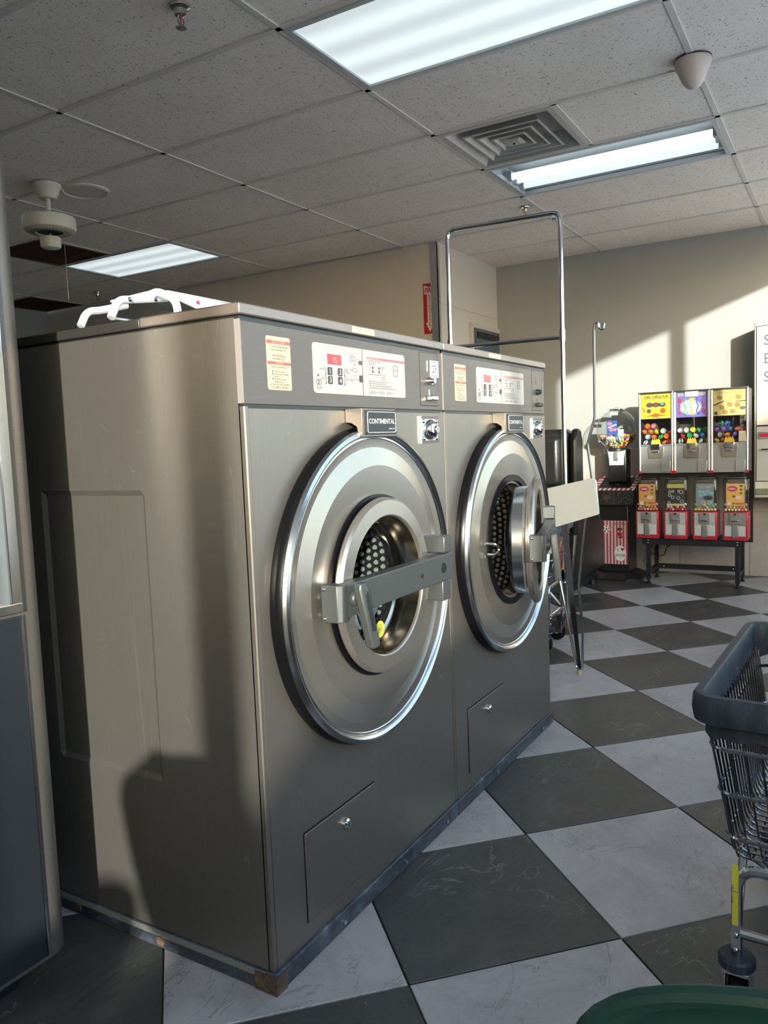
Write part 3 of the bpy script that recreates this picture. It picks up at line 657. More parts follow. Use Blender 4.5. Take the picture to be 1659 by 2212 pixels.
    MB().box(X0+.728, X0+.731, -.006, -.0008, 1.139, 1.215).build('surround_edge', M_CHROME2, lk, smooth=False)
    MB().box(X0+.738, X0+.836, -.0035, -.0008, 1.146, 1.208).build('lock_plate', M_CHROME2, lk, bevel=.001)
    MB().lathe([(0, -.027), (.009, -.027), (.0105, -.025), (.0115, -.021), (.018, -.0195), (.024, -.015), (.028, -.009), (.029, -.0035)], (X0+.787, 0, 1.177), 'y', 32).build('lock_cylinder', M_CHROME, lk)
    MB().box(X0+.7855, X0+.7885, -.0278, -.027, 1.171, 1.183).build('keyhole', M_BLACK, lk, smooth=False)
    for sx_ in (.748, .826):
        for sz in (1.153, 1.201): MB().sphere((X0+sx_, -.004, sz), .006, 10, 6, (1, .5, 1)).build('rivet', M_CHROME2, lk)
    # lower access door
    x0, x1, z0, z1 = X0+.122, X0+.418, .089, .293
    if opened: x0, x1, z0, z1 = X0+.10, X0+.39, .095, .30
    ad = MB().box(x0-.002, x1+.002, -.0004, .002, z0-.002, z1+.004).build('access_gap', M_BLACK, t, smooth=False)
    MB().box(x0, x1, -.0035, -.0005, z0, z1).build('access_door', M_STEEL, ad, bevel=.0015)
    xm = (x0+x1)/2+.01
    MB().lathe([(0, -.014), (.009, -.014), (.013, -.011), (.014, -.0035)], (xm, 0, z1-.045), 'y', 24).build('cam_lock', M_CHROME, ad)
    MB().box(xm-.0012, xm+.0012, -.0146, -.014, z1-.05, z1-.04).build('keyhole', M_BLACK, ad, smooth=False)
    # brand bracket
    br = MB(); bx0, bx1 = X0+.358, X0+.517
    br.prism([(bx0, 0, 1.228), (bx0, -.047, 1.228), (bx0, -.047, 1.161), (bx0, -.036, 1.161), (bx0, -.031, 1.185), (bx0, -.016, 1.194), (bx0, 0, 1.196)][::-1], (bx1-bx0, 0, 0))
    br = br.build('name_bracket', M_STEEL, t, bevel=.0012)
    plateY(bx0+.012, bx1-.004, 1.166, 1.224, -.047, .0035, .004).build('name_plate', M_BLACKM, br, smooth=False)
    m = MB(); m.tube([(x, -.0512, z) for x, z in rrect(bx0+.018, bx1-.009, 1.171, 1.2195, .005)], .0008, 4, True)
    m.text('CONTINENTAL', ((bx0+bx1)/2+.004, -.0515, 1.192), UX, UZ, .0165, 'CENTER', .012, 1.05); m.text('GIRBAU, INC.', (bx1-.014, -.0515, 1.178), UX, UZ, .005, 'RIGHT')
    m.build('lettering', M_WHITEP, br, smooth=False)
    # round door surround: rubber skirt, chrome rim, stepped spun dish
    R0 = .386
    MB().lathe([(R0, .001), (R0+.002, -.010), (R0, -.020), (R0-.004, -.027), (R0-.012, -.028)], (cx, 0, cz), 'y', 128).build('gasket', M_RUBBER, t)
    MB().lathe([(R0-.006, -.022), (R0-.003, -.031), (R0-.007, -.038), (R0-.014, -.041), (R0-.020, -.038), (R0-.024, -.032), (R0-.028, -.0325), (R0-.031, -.030)], (cx, 0, cz), 'y', 128).build('chrome_rim', M_CHROME2, t)
    MB().lathe([(R0-.030, -.031), (.345, -.029), (.336, -.028), (.292, -.037), (.24, -.033), (.20, -.030), (.192, -.030), (.190, -.022), (.188, .012), (.30, .014)], (cx, 0, cz), 'y', 128).build('dish', M_DISH, t, sharp=9)
    # drum
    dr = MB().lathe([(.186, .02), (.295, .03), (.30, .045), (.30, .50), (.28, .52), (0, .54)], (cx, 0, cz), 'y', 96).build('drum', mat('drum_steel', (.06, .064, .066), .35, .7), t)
    m = MB(); k = 0
    for j in range(18):
        for i in range(84):
            a = 2*PI*(i+(j % 2)*.5)/84
            if not (-PI*.62 < ((a+PI) % (2*PI)-PI) < PI*.62): continue
            x, z = cx+.298*math.cos(a), cz+.298*math.sin(a); y = .065+j*.0235
            u = Vector((-math.sin(a), 0, math.cos(a))); w = Vector((-math.cos(a), 0, -math.sin(a))); vs = [Vector((x, y, z))+w*.0085]; r = .0082
            for b in range(6): q = 2*PI*b/6; vs.append(Vector((x, y, z))+(u*math.cos(q)+Vector((0, 1, 0))*math.sin(q))*r*.62+w*.007)
            for b in range(6): q = 2*PI*b/6; vs.append(Vector((x, y, z))+(u*math.cos(q)+Vector((0, 1, 0))*math.sin(q))*r)
            m.add(vs, [(0, 1+b, 1+(b+1) % 6) for b in range(6)]+[(1+b, 7+b, 7+(b+1) % 6, 1+(b+1) % 6) for b in range(6)])
    for i in range(-11, 12):
        for j in range(-12, 13):
            x, z = cx+(i+(j % 2)*.5)*.0245, cz+j*.0215
            if math.hypot(x-cx, z-cz) < .27:
                m.lathe([(0, .522), (.005, .524), (.0085, .532)], (x, 0, z), 'y', 6)
    o = m.build('dimples', mat('dimple_steel', (.75, .76, .76), .22, .55), dr); o['kind'] = 'stuff'
    for a in (.9, 3.0, 5.1):
        c, s = math.cos(a), math.sin(a)
        MB().prism([(cx+.30*math.cos(a-.12), .07, cz+.30*math.sin(a-.12)), (cx+.30*math.cos(a+.12), .07, cz+.30*math.sin(a+.12)), (cx+.235*math.cos(a+.03), .07, cz+.235*math.sin(a+.03)), (cx+.235*math.cos(a-.03), .07, cz+.235*math.sin(a-.03))], (0, .42, 0)).build('lifter', mat('drum_steel', (0, 0, 0)), dr)
    # catch loop on the dish
    lx = cx-.232
    m = MB().box(lx-.022, lx+.012, -.043, -.036, cz-.028, cz-.020).box(lx-.022, lx+.012, -.043, -.036, cz+.012, cz+.020); m.tube(rounded([(lx, -.04, cz-.02), (lx, -.066, cz-.02), (lx+.02, -.072, cz-.005), (lx, -.066, cz+.014), (lx, -.04, cz+.014)], .01), .0055, 8)
    m.build('catch', M_CHROME2, t)
    # the porthole door (origin at its hinge)
    hx, hy = cx+.245, -.045
    MB().lathe([(.190, -.028), (.222, -.0335), (.221, -.037), (.200, -.0385)], (cx, 0, cz), 'y', 112).build('door_shadow_ring', M_RUBBER, t)  # black ring standing in for the dark shadow around the round door
    pd = MB().lathe([(.200, -.034), (.203, -.040), (.211, -.042), (.214, -.047), (.213, -.055), (.207, -.0615), (.172, -.0635), (.169, -.061), (.167, -.054), (.163, -.03), (.160, -.012), (.164, -.008), (.176, -.005), (.180, -.012), (.182, -.034), (.200, -.034)], (cx, 0, cz), 'y', 112)
    pd = pd.build('porthole_door', M_DISH, t, (hx, hy, cz), sharp=18)
    MB().lathe([(.1805, -.034), (.1815, .012), (.172, .022), (.160, .024), (.152, .03)], (cx, 0, cz), 'y', 112).build('collar', M_CHROME2, pd)
    MB().lathe([(.1665, -.056), (.1615, -.030), (.1575, -.012), (.1565, .006), (.150, .010), (.146, .008)], (cx, 0, cz), 'y', 112).build('inner_ring', mat('bronze_tinted_chrome', (.38, .35, .30), .16, 1.), pd)
    MB().lathe([(.1465, .009), (.140, .022), (.115, .038), (.06, .05), (0, .054)], (cx, 0, cz), 'y', 64).build('glass_bowl', M_PORT, pd)
    # hinge block, arm, latch box
    MB().box(cx+.232, cx+.276, -.098, -.036, cz+.046, cz+.09).build('hinge_block', M_BAR, pd, bevel=.003)
    MB().box(cx+.232, cx+.276, -.090, -.036, cz-.085, cz-.030).build('hinge_block', M_BAR, pd, bevel=.003)
    m = MB(); m.box(cx-.250, cx+.278, -.098, -.068, cz-.028, cz+.044)
    m.build('hinge_arm', M_BAR, pd, bevel=.0025)
    MB().cyl((cx+.222, -.100, cz+.008), (cx+.222, -.097, cz+.008), .014, 24).build('bolt_cap', M_BLACK, pd); MB().cyl((cx+.10, -.0995, cz+.006), (cx+.10, -.097, cz+.006), .0055, 14).build('bolt_cap', M_BLACK, pd)
    m = MB(); m.prism([(cx-.276, -.052, cz-.034), (cx-.276, -.092, cz-.034), (cx-.268, -.103, cz-.034), (cx-.252, -.103, cz-.034), (cx-.243, -.0985, cz-.034), (cx-.243, -.052, cz-.034)][::-1], (0, 0, .081)); m.build('latch_box', M_BAR, pd, bevel=.002)
    for q in (.038, -.026): MB().sphere((cx-.277, -.06, cz+q), .0045, 8, 6).build('latch_screw', M_CHROME2, pd)
    # handle, hanging and slightly tilted, in front of the arm
    tl = .16 if not opened else .0
    def hp(u, w, d): return (cx-.222+u*math.cos(tl)-w*math.sin(-tl), d, cz+.012-u*math.sin(tl)*0+w*math.cos(tl))
    m = MB(); m.cyl((cx-.222, -.097, cz+.012), (cx-.222, -.112, cz+.012), .017, 20)
    prof = [(-.012, .036), (.010, .036), (.018, .026), (.018, -.105), (.012, -.112), (-.010, -.112), (-.014, -.105), (-.016, .022)]
    m.prism([(cx-.222+u-w*math.sin(tl), -.112-(.012 if w < -.05 else 0), cz+.012+w) for u, w in prof], (0, -.020, 0)); m.build('door_handle', M_BAR, pd, bevel=.004)
    m = MB(); m.prism([(cx-.2235+u-w*math.sin(tl), -.1322-(.009 if w < -.05 else 0), cz+.012+w) for u, w in ((-.002, .016), (.013, .016), (.013, -.072), (-.002, -.072))], (0, -.0012, 0)); m.build('handle_inset', M_BLACKM, pd)
    if not opened:
        sx0, sz0 = cx+.022, cz-.120
        MB().cyl((sx0, -.014, sz0), (sx0, -.0155, sz0), .021, 28).build('hot_sticker', M_YEL, pd)
        m = MB(); tri = [(sx0+.0145*math.cos(a), -.0158, sz0-.001+.0145*math.sin(a)) for a in (PI/2, PI*7/6, PI*11/6)]; m.tube(tri, .0009, 4, True)
        for q in (-.004, 0, .004): m.tube([(sx0+q+.0015*math.sin(k_*1.5), -.0158, sz0-.006+k_*.002) for k_ in range(6)], .0006, 4)
        m.build('hot_symbol', M_INK, pd)
    if opened: pd.rotation_euler = (0, 0, math.radians(OPEN_DEG))
    return t
OPEN_DEG = 15
washer(0, 'nearest stainless front-loading washer numbered 29 with its round door shut', '29', False)
washer(.885, 'farther stainless front-loading washer with its round door ajar, no number label', None, True)

# ------------------------------------------------------------------ dryer at the left edge
dx0, dx1, dy0, dy1, dh = -.98, -.1665, .4207, 1.35, 1.98
dt = thing('tumble_dryer', 'tall grey dryer cut by the left edge, with rounded front corner and framed glass door', 'dryer', (dx0, dy0, 0))
r = .05; pr = [(dx1, dy1), (dx0, dy1), (dx0, dy0)]+[(dx1-r+r*math.sin(a), dy0+r-r*math.cos(a)) for a in [PI/2*i/12 for i in range(13)]]
m = MB(); m.prism([(x, y, .085) for x, y in pr][::-1], (0, 0, dh-.085)); m.build('cabinet', M_DRYER, dt)
MB().box(dx0+.02, dx1-.08, dy0+.09, dy1-.04, 0, .09).build('foot_rail', M_BLACKM, dt, smooth=False)
px1 = -.232
MB().box(dx0+.05, px1, dy0-.004, dy0, .095, .825).build('lower_panel', M_DRYPANEL, dt, bevel=.002)
MB().box(px1, px1+.0035, dy0-.005, dy0, .095, .825).build('panel_edge', M_CHROME2, dt, smooth=False)
m = MB().box(dx0+.05, px1+.002, dy0-.010, dy0, .833, .853).box(px1-.022, px1+.002, dy0-.010, dy0, .853, 1.62).box(dx0+.05, px1+.002, dy0-.010, dy0, 1.62, 1.64).box(dx0+.05, dx0+.075, dy0-.010, dy0, .853, 1.62)
m.build('door_frame', M_CHROME2, dt, bevel=.002)
MB().box(dx0+.075, px1-.022, dy0-.004, dy0-.001, .853, 1.62).build('door_glass', mat('dark_glass', (.25, .27, .28), .06, .4), dt, smooth=False)
MB().box(dx0+.03, px1, dy0-.004, dy0, 1.68, 1.92).build('upper_panel', M_DRYPANEL, dt, bevel=.002)

# ------------------------------------------------------------------ white folded stool on top of the washers
zt = 1.4295
st = thing('folding_stool', 'white plastic folded stool with curved tube legs lying on the nearest washer', 'stool', (.25, .45, zt))
MB().prism([(.135, .52, zt+.078), (.42, .52, zt+.084), (.40, .335, zt+.080), (.15, .335, zt+.080), (.12, .38, zt+.079)], (0, 0, .007)).prism([(.165, .333, zt+.080), (.40, .333, zt+.086), (.40, .333, zt+.030), (.34, .333, zt+.018), (.24, .333, zt+.055), (.18, .333, zt+.068)], (0, .01, 0)).build('seat', M_WHITEP, st, bevel=.004)
def leg(pts): MB().tube(rounded(pts, .05, 8), .009, 10).build('leg', M_WHITEP, st)
leg([(-.002, .36, zt+.009), (.020, .36, zt+.050), (.06, .36, zt+.056), (.16, .355, zt+.072)])
leg([(.03, .50, zt+.009), (.05, .50, zt+.045), (.09, .50, zt+.052), (.16, .49, zt+.072)])
leg([(.115, .275, zt+.009), (.120, .285, zt+.055), (.112, .33, zt+.078), (.14, .40, zt+.080)])
MB().box(.06, .36, .42, .44, zt+.018, zt+.026).build('cross_bar', M_ALU, st, bevel=.003)
for q in ((.045, .054), (.12, .064)): MB().sphere((q[0], .350, zt+q[1]), .005, 8, 6).build('rivet', M_CHROME2, st)
MB().box(.235, .245, .3315, .3328, zt+.066, zt+.074).build('red_mark', M_REDPL, st, smooth=False)
bb = thing('paper_folder', 'flat dark folder lying on the washers below the fire sign', 'folder', (.95, .45, zt))
MB().prism([(.83, .36, zt), (1.10, .36, zt), (1.06, .58, zt), (.84, .58, zt)], (0, 0, .03)).build('cover', M_BLACK, bb, bevel=.004)
MB().prism([(.90, .34, zt+.031), (1.12, .36, zt+.031), (1.08, .54, zt+.031), (.88, .54, zt+.031)], (0, 0, .006)).build('sheet', mat('brown_card', (.2, .16, .14), .6), bb, smooth=False)
# ------------------------------------------------------------------ laundry carts
def cart(label, loc, rz, L, Wd, rack=None, rim_z=.66, sticker=True):
    t = thing('laundry_cart', label, 'cart', (loc[0], loc[1], 0), 'chrome wire laundry carts')
    ca, sa = math.cos(rz), math.sin(rz)
    def fin(m): m.v = [(loc[0]+x*ca-y*sa, loc[1]+x*sa+y*ca, z) for x, y, z in m.v]; return m
    def loop(off, r, n=6):
        x0, x1, y0, y1 = -off, L+off, -Wd-off, off; o = []
        for cx, cy, a in ((x1-r, y1-r, 0), (x0+r, y1-r, PI/2), (x0+r, y0+r, PI), (x1-r, y0+r, 1.5*PI)):
            o += [(cx+r*math.cos(a+PI/2*i/n), cy+r*math.sin(a+PI/2*i/n)) for i in range(n+1)]
        return o
    def band(prof, r):
        m = MB(); LP = [loop(o, r+o) for o, z in prof]; k = len(LP[0]); p = len(prof)
        m.add([(x, y, prof[i][1]) for i in range(p) for x, y in LP[i]], [(i*k+j, i*k+(j+1) % k, ((i+1) % p)*k+(j+1) % k, ((i+1) % p)*k+j) for i in range(p) for j in range(k)]); return m
    Z = rim_z
    fin(band([(0, Z-.006), (-.004, Z), (-.018, Z), (-.022, Z-.006), (-.022, Z-.052), (-.012, Z-.056), (-.002, Z-.052), (.002, Z-.03)], .05)).build('bumper_rim', M_BUMPER, t)
    m = MB(); lo = loop(-.024, .03, 4); k = len(lo); P = []
    for i in range(k):       # skirt with a stepped lower edge
        a, b = Vector(lo[i]), Vector(lo[(i+1) % k]); n = max(1, int((b-a).length/.028))
        for q in range(n): p = a+(b-a)*q/n; P.append((p.x, p.y))
    k = len(P); m.add([(x, y, Z-.05) for x, y in P]+[(x, y, Z-.078-.010*((i*7 % 5)/4)) for i, (x, y) in enumerate(P)], [(i, (i+1) % k, k+(i+1) % k, k+i) for i in range(k)])
    sk = fin(m).build('inner_skirt', M_BUMPER, t, smooth=False); sm = sk.modifiers.new('solid', 'SOLIDIFY'); sm.thickness = .003
    zb = Z-.33; ins = .055; m = MB(); wr = .0024
    n = int(L/.028)
    for i in range(1, n):
        x = L*i/n; xb = ins+(L-2*ins)*i/n
        m.tube(rounded([(x, -.03, Z-.055), (xb, -.03-ins*.7, zb), (xb, -Wd+.03+ins*.7, zb), (x, -Wd+.03, Z-.055)], .03, 4), wr, 5)
    n = int(Wd/.028)
    for i in range(1, n):
        y = -Wd*i/n; yb = -ins-(Wd-2*ins)*i/n
        m.tube(rounded([(.03, y, Z-.055), (.03+ins*.7, yb, zb-.004), (L-.03-ins*.7, yb, zb-.004), (L-.03, y, Z-.055)], .03, 4), wr, 5)
    w = fin(m).build('basket_wires', M_WIRE, t); w['kind'] = 'stuff'
    for i, zz in enumerate((Z-.105, Z-.195, Z-.285)):
        q = (Z-.055-zz)/(Z-.055-zb); o = -.03-ins*.7*q+.007
        fin(MB().tube([(x, y, zz) for x, y in loop(o, .035)], .0042, 7, True)).build('hoop', M_WIRE, t)
    fx0, fx1, fy0, fy1 = .065, L-.065, -.075, -Wd+.075; zt_ = zb-.014
    for k_, fx in enumerate((fx0, fx1)):
        fr = fin(MB().tube(rounded([(fx, fy0, .125), (fx, fy0, zt_), (fx, fy1, zt_), (fx, fy1, .125)], .045, 7), .0105, 10)).build('end_frame', M_CHROME2, t)
        fin(MB().cyl((fx, fy0, .185), (fx, fy1, .185), .0095, 10)).build('cross_rail', M_CHROME2, t)
        for fy in (fy0, fy1):
            d = 1 if k_ == 0 else -1
            fin(MB().cyl((fx, fy, .195), (fx+d*.13, fy*.9-.002, zt_), .008, 8)).build('brace', M_CHROME2, t)
            fin(MB().lathe([(0, .118), (.030, .118), (.034, .122), (.034, .136), (.030, .141), (0, .141)], (fx, fy, 0), n=28)).build('bumper_disc', M_BUMPER, t)
            cb = fin(MB().box(fx-.002, fx+.05, fy-.024, fy-.020, .045, .112).box(fx-.002, fx+.05, fy+.020, fy+.024, .045, .112).box(fx-.022, fx+.05, fy-.024, fy+.024, .108, .117)).build('caster_fork', M_CHROME2, t, bevel=.002)
            fin(MB().lathe([(.012, -.016), (.040, -.016), (.048, -.012), (.050, 0), (.048, .012), (.040, .016), (.012, .016)], (fx+.03, fy, .0505), 'y', 28)).build('wheel', M_RUBBER, cb)
            fin(MB().lathe([(0, -.018), (.012, -.018), (.014, -.014), (.036, -.013), (.036, .013), (.014, .014), (.012, .018), (0, .018)], (fx+.03, fy, .0505), 'y', 24)).build('hub', mat('wheel_hub', (.45, .5, .5), .3), cb)
            for q in (.155, .185): fin(MB().sphere((fx-.0105, fy, q), .006, 8, 6)).build('rivet', M_CHROME2, fr)
    if sticker:
        st_ = fin(MB().box(fx0-.0125, fx0-.0112, fy0-.004, fy0+.007, .205, .325)).build('caution_sticker', M_YEL, t, smooth=False)
        m = MB()
        for i, c in enumerate(('R&B', 'WIRE')): m.text(c, (fx0-.0128, fy0+.0045, .285-i*.022), (0, 0, -1), (0, 1, 0), .006)
        m.box(fx0-.0128, fx0-.0125, fy0-.0035, fy0+.0065, .272, .273)
        fin(m).build('lettering', M_INK, st_, smooth=False)
    if rack:
        fxm, h = rack
        p = MB().tube(rounded([(.0, -Wd/2, .13), (.0, -Wd/2, h), (L, -Wd/2, h), (L, -Wd/2, .13)], .05, 8), .0125, 12)
        hr = fin(p).build('hanging_frame', M_CHROME, t)
        fin(MB().cyl((0, -Wd/2, h-.64), (L, -Wd/2, h-.64), .011, 10)).build('cross_bar', M_CHROME, hr)
        for q in (0, L):
            fin(MB().cyl((q, -Wd/2, h-.66), (q, -Wd/2, h-.60), .0165, 12)).build('clamp', M_CHROME2, hr)
    return t
cart('chrome wire laundry cart with slate bumper rim at the right edge, nearest the camera', (.296, -.772), math.radians(-2.5), .67, .46)
cart('laundry cart with tall chrome hanging frame behind the farther washer', (2.67, .27), math.radians(94), .63, .44, (0, 2.3), .69, False)
bpy.data.objects['laundry_cart.001'].location = bpy.data.objects['laundry_cart.001'].location

# ------------------------------------------------------------------ hook stand with shiny panel
hs = thing('hook_stand', 'hairpin-legged stand with tall hook rod and shiny white panel beside the farther washer', 'stand', (2.432, .084, 0))
def P3(y, z, x=2.432): return (x, y, z)
MB().cyl((2.432, .084, 0), (2.432, .084, .022), .011, 12).build('foot', M_CREAM, hs)
MB().tube(rounded([P3(.232, .80, 2.45), P3(.205, .60, 2.45), P3(.15, .30, 2.45), P3(.100, .035, 2.437), P3(.084, .022), P3(.068, .035, 2.43), P3(.064, .20, 2.43), P3(.080, .44, 2.43), P3(.044, .74, 2.43), P3(.006, .92, 2.43), P3(.028, 1.10, 2.43), P3(-.008, 1.22, 2.43), P3(-.010, 1.62, 2.43), P3(-.016, 1.648, 2.43), P3(-.030, 1.650, 2.43), P3(-.034, 1.625, 2.43), P3(-.050, 1.618, 2.43), P3(-.056, 1.645, 2.43)], .012, 4), .0065, 8).build('bent_rod', M_CHROME2, hs)
MB().prism([P3(.165, .74, 2.44), P3(.135, .74, 2.44), P3(.100, .30, 2.44), P3(.078, .03, 2.44), P3(.094, .03, 2.44), P3(.125, .30, 2.44)][::-1], (.004, 0, 0)).build('strap', M_BLACKM, hs, smooth=False)
M_SHINY = mat('mirror_laminate', (.42, .42, .39), .08, .45)
MB().prism([P3(.236, .895, 2.415), P3(.0, .945, 2.40), P3(-.018, .935, 2.40), P3(-.030, .78, 2.40), P3(-.02, .775, 2.40), P3(.220, .70, 2.415)], (.012, 0, .0)).build('panel', M_SHINY, hs, bevel=.002)

# ------------------------------------------------------------------ massage chair (seen from behind, past the washers)
mc = thing('massage_chair', 'padded black leather massage chair by the far wall behind the farther washer', 'chair', (4.35, 1.05, 0))
def pad(x0, x1, y0, y1, z0, z1, nm, mt=M_LEATHER, bv=.04, lean=0, parent=None):
    m = MB().box(x0, x1, y0, y1, z0, z1); m.v = [(x+lean*(z-z0), y, z) for x, y, z in m.v]; return m.build(nm, mt, parent or mc, bevel=bv, seg=4)
pad(4.12, 4.30, .655, 1.24, .45, 1.19, 'backrest', bv=.05)
pad(4.06, 4.14, .70, 1.20, .80, 1.14, 'pillow', bv=.035)
pad(4.04, 4.12, .70, 1.20, .62, .79, 'lumbar_pad', bv=.03)
MB().prism([(4.12, .600, .45), (4.30, .600, .45), (4.30, .600, 1.10), (4.26, .600, 1.19), (4.18, .600, 1.19), (4.13, .600, 1.12)][::-1], (0, .05, 0)).build('side_bolster', M_LEATHER, mc, bevel=.02)
pad(4.10, 4.80, .68, 1.22, .30, .48, 'seat', bv=.05)
m = MB().prism([(4.06, .61, .12), (4.85, .61, .12), (4.85, .61, .48), (4.55, .61, .60), (4.16, .61, .58)][::-1], (0, .07, 0)); m.build('armrest', M_LEATHER, mc, bevel=.02)
m = MB().prism([(4.06, 1.22, .12), (4.85, 1.22, .12), (4.85, 1.22, .48), (4.55, 1.22, .60), (4.16, 1.22, .58)][::-1], (0, .07, 0)); m.build('armrest', M_LEATHER, mc, bevel=.02)
MB().prism([(4.045, .64, .22), (4.045, .74, .22), (4.045, .72, .52), (4.045, .64, .46)], (.02, 0, 0)).build('side_panel', M_ORANGE, mc, bevel=.004)
pad(4.08, 4.80, .66, 1.24, .03, .14, 'base', M_BLACKM, .02)
for q in ((4.12, .68), (4.12, 1.18), (4.75, .68), (4.75, 1.18)): MB().cyl((q[0], q[1], 0), (q[0], q[1], .035), .03, 14).build('foot', M_BLACK, mc)
pad(4.82, 5.02, .72, 1.18, .06, .42, 'leg_rest', bv=.05)

# ------------------------------------------------------------------ vending rack
XR = 4.87
vs = thing('vending_stand', 'black steel stand holding the red and silver vending machines', 'stand', (XR+.15, -.02, 0))
YA, YB = .335, -.375
def bx(m, *a): m.box(*a); return m
MB().box(XR+.01, XR+.04, YB, YA, .300, .348).build('front_rail', M_BLACKM, vs, smooth=False)
MB().box(XR+.30, XR+.33, YB, YA, .300, .348).build('back_rail', M_BLACKM, vs, smooth=False)
MB().box(XR+.04, XR+.30, YB, YA, .338, .348).build('shelf', M_BLACKM, vs, smooth=False)
for y in (.290, -.330):
    for x in (XR+.012, XR+.30):
        MB().box(x, x+.03, y-.015, y+.015, .045, .300).build('leg', M_BLACKM, vs, smooth=False)
        MB().lathe([(0, 0), (.018, .0), (.019, .008), (.012, .014), (.008, .018), (.008, .028), (.017, .034), (.017, .05)], (x+.015, y, 0), n=16).build('levelling_foot', M_BLACK, vs)
        if x < XR+.1: MB().sphere((x-.001, y, .315), .006, 8, 6).build('bolt', M_CHROME2, vs); MB().sphere((x-.001, y, .335), .006, 8, 6).build('bolt', M_CHROME2, vs)
    MB().box(XR+.04, XR+.30, y-.012, y+.012, .075, .105).build('side_brace', M_BLACKM, vs, smooth=False)
MB().box(XR+.29, XR+.31, -.33, .29, .075, .115).build('back_brace', M_BLACKM, vs, smooth=False)
for q in (.23, -.27): MB().sphere((XR+.288, q, .095), .007, 8, 6).build('bolt', M_CHROME2, vs)
MB().box(XR+.06, XR+.33, YB+.01, YA+.03, .808, .838).build('upper_shelf', M_BLACKM, vs, smooth=False)
for y in (YA+.01, YB-.012): MB().box(XR+.30, XR+.335, y-.015, y+.015, .30, 1.38).build('upright', M_BLACKM, vs, smooth=False)
MB().tube([(XR+.27, .33, .33), (XR+.22, .37, .14), (XR+.20, .345, .10), (XR+.23, .28, .28), (XR+.25, .22, .30)], .005, 6).build('cable', M_BLACK, vs)
MB().tube([(XR+.25, .30, .29), (XR+.25, .33, .22), (XR+.25, .28, .17), (XR+.25, .22, .19), (XR+.25, .20, .25), (XR+.25, .14, .29)], .005, 6).build('cable', M_BLACK, vs)

CAP = {'orange': (.75, .16, .02), 'blue': (.02, .14, .55), 'green': (.02, .36, .12), 'purple': (.26, .08, .5), 'yellow': (.80, .55, .02), 'red': (.6, .03, .05), 'clear': (.55, .55, .56), 'pink': (.62, .2, .3)}
CM = {k: mat('capsule_'+k, c, .15, coat=.5) for k, c in CAP.items()}
M_CLEARCAP = glassy('capsule_clear_half', (.92, .92, .92), .04, .08)
proto = {}
def capsule(col, x, y, z, rx, label, grp):
    if col not in proto:
        t = thing('toy_capsule', label, 'capsule', (x, y, z), grp)
        MB().lathe([(.0215*math.sin(a), -.0215*math.cos(a)) for a in [PI/2*i/5 for i in range(6)]], (x, y, z), n=14).build('cup', CM[col], t)
        MB().lathe([(.022*math.sin(a), .022*math.cos(a)) for a in [PI/2*i/5 for i in range(6)]][::-1], (x, y, z), n=14).build('lid', M_CLEARCAP, t)
        proto[col] = t
    else: t = dup(proto[col], (x, y, z)); tag(t, label, 'capsule', grp)
    t.rotation_euler = rx; return t
fronts = []
units = [(.350, .100), (.098, -.152), (-.154, -.404)]
posters = ['yellow', 'purple', 'tan']
desc = ['left capsule vending machine with yellow CUFFS poster', 'middle capsule vending machine with purple sticky toy poster', 'right capsule vending machine with tan SPECIAL FORCES poster, door in sunlight']
seqs = [['pink', 'orange', 'red', 'clear', 'yellow', 'orange', 'orange', 'orange', 'green', 'orange', 'clear', 'orange', 'orange', 'yellow', 'blue', 'clear'],
        ['clear', 'pink', 'green', 'green', 'yellow', 'clear', 'clear', 'blue', 'clear', 'green', 'red', 'yellow', 'clear', 'green', 'red', 'clear'],
        ['blue', 'green', 'orange', 'orange', 'blue', 'purple', 'purple', 'blue', 'purple', 'orange', 'clear', 'red', 'purple', 'orange', 'orange', 'yellow']]
UY, UZ2 = (0, -1, 0), (0, 0, 1)
def blob(m, pts, x): m.prism([(x, y, z) for y, z in pts], (-.0004, 0, 0))
def circ(y, z, r, n=14, ry=None): return [(y+(ry or r)*math.cos(2*PI*i/n), z+r*math.sin(2*PI*i/n)) for i in range(n)]
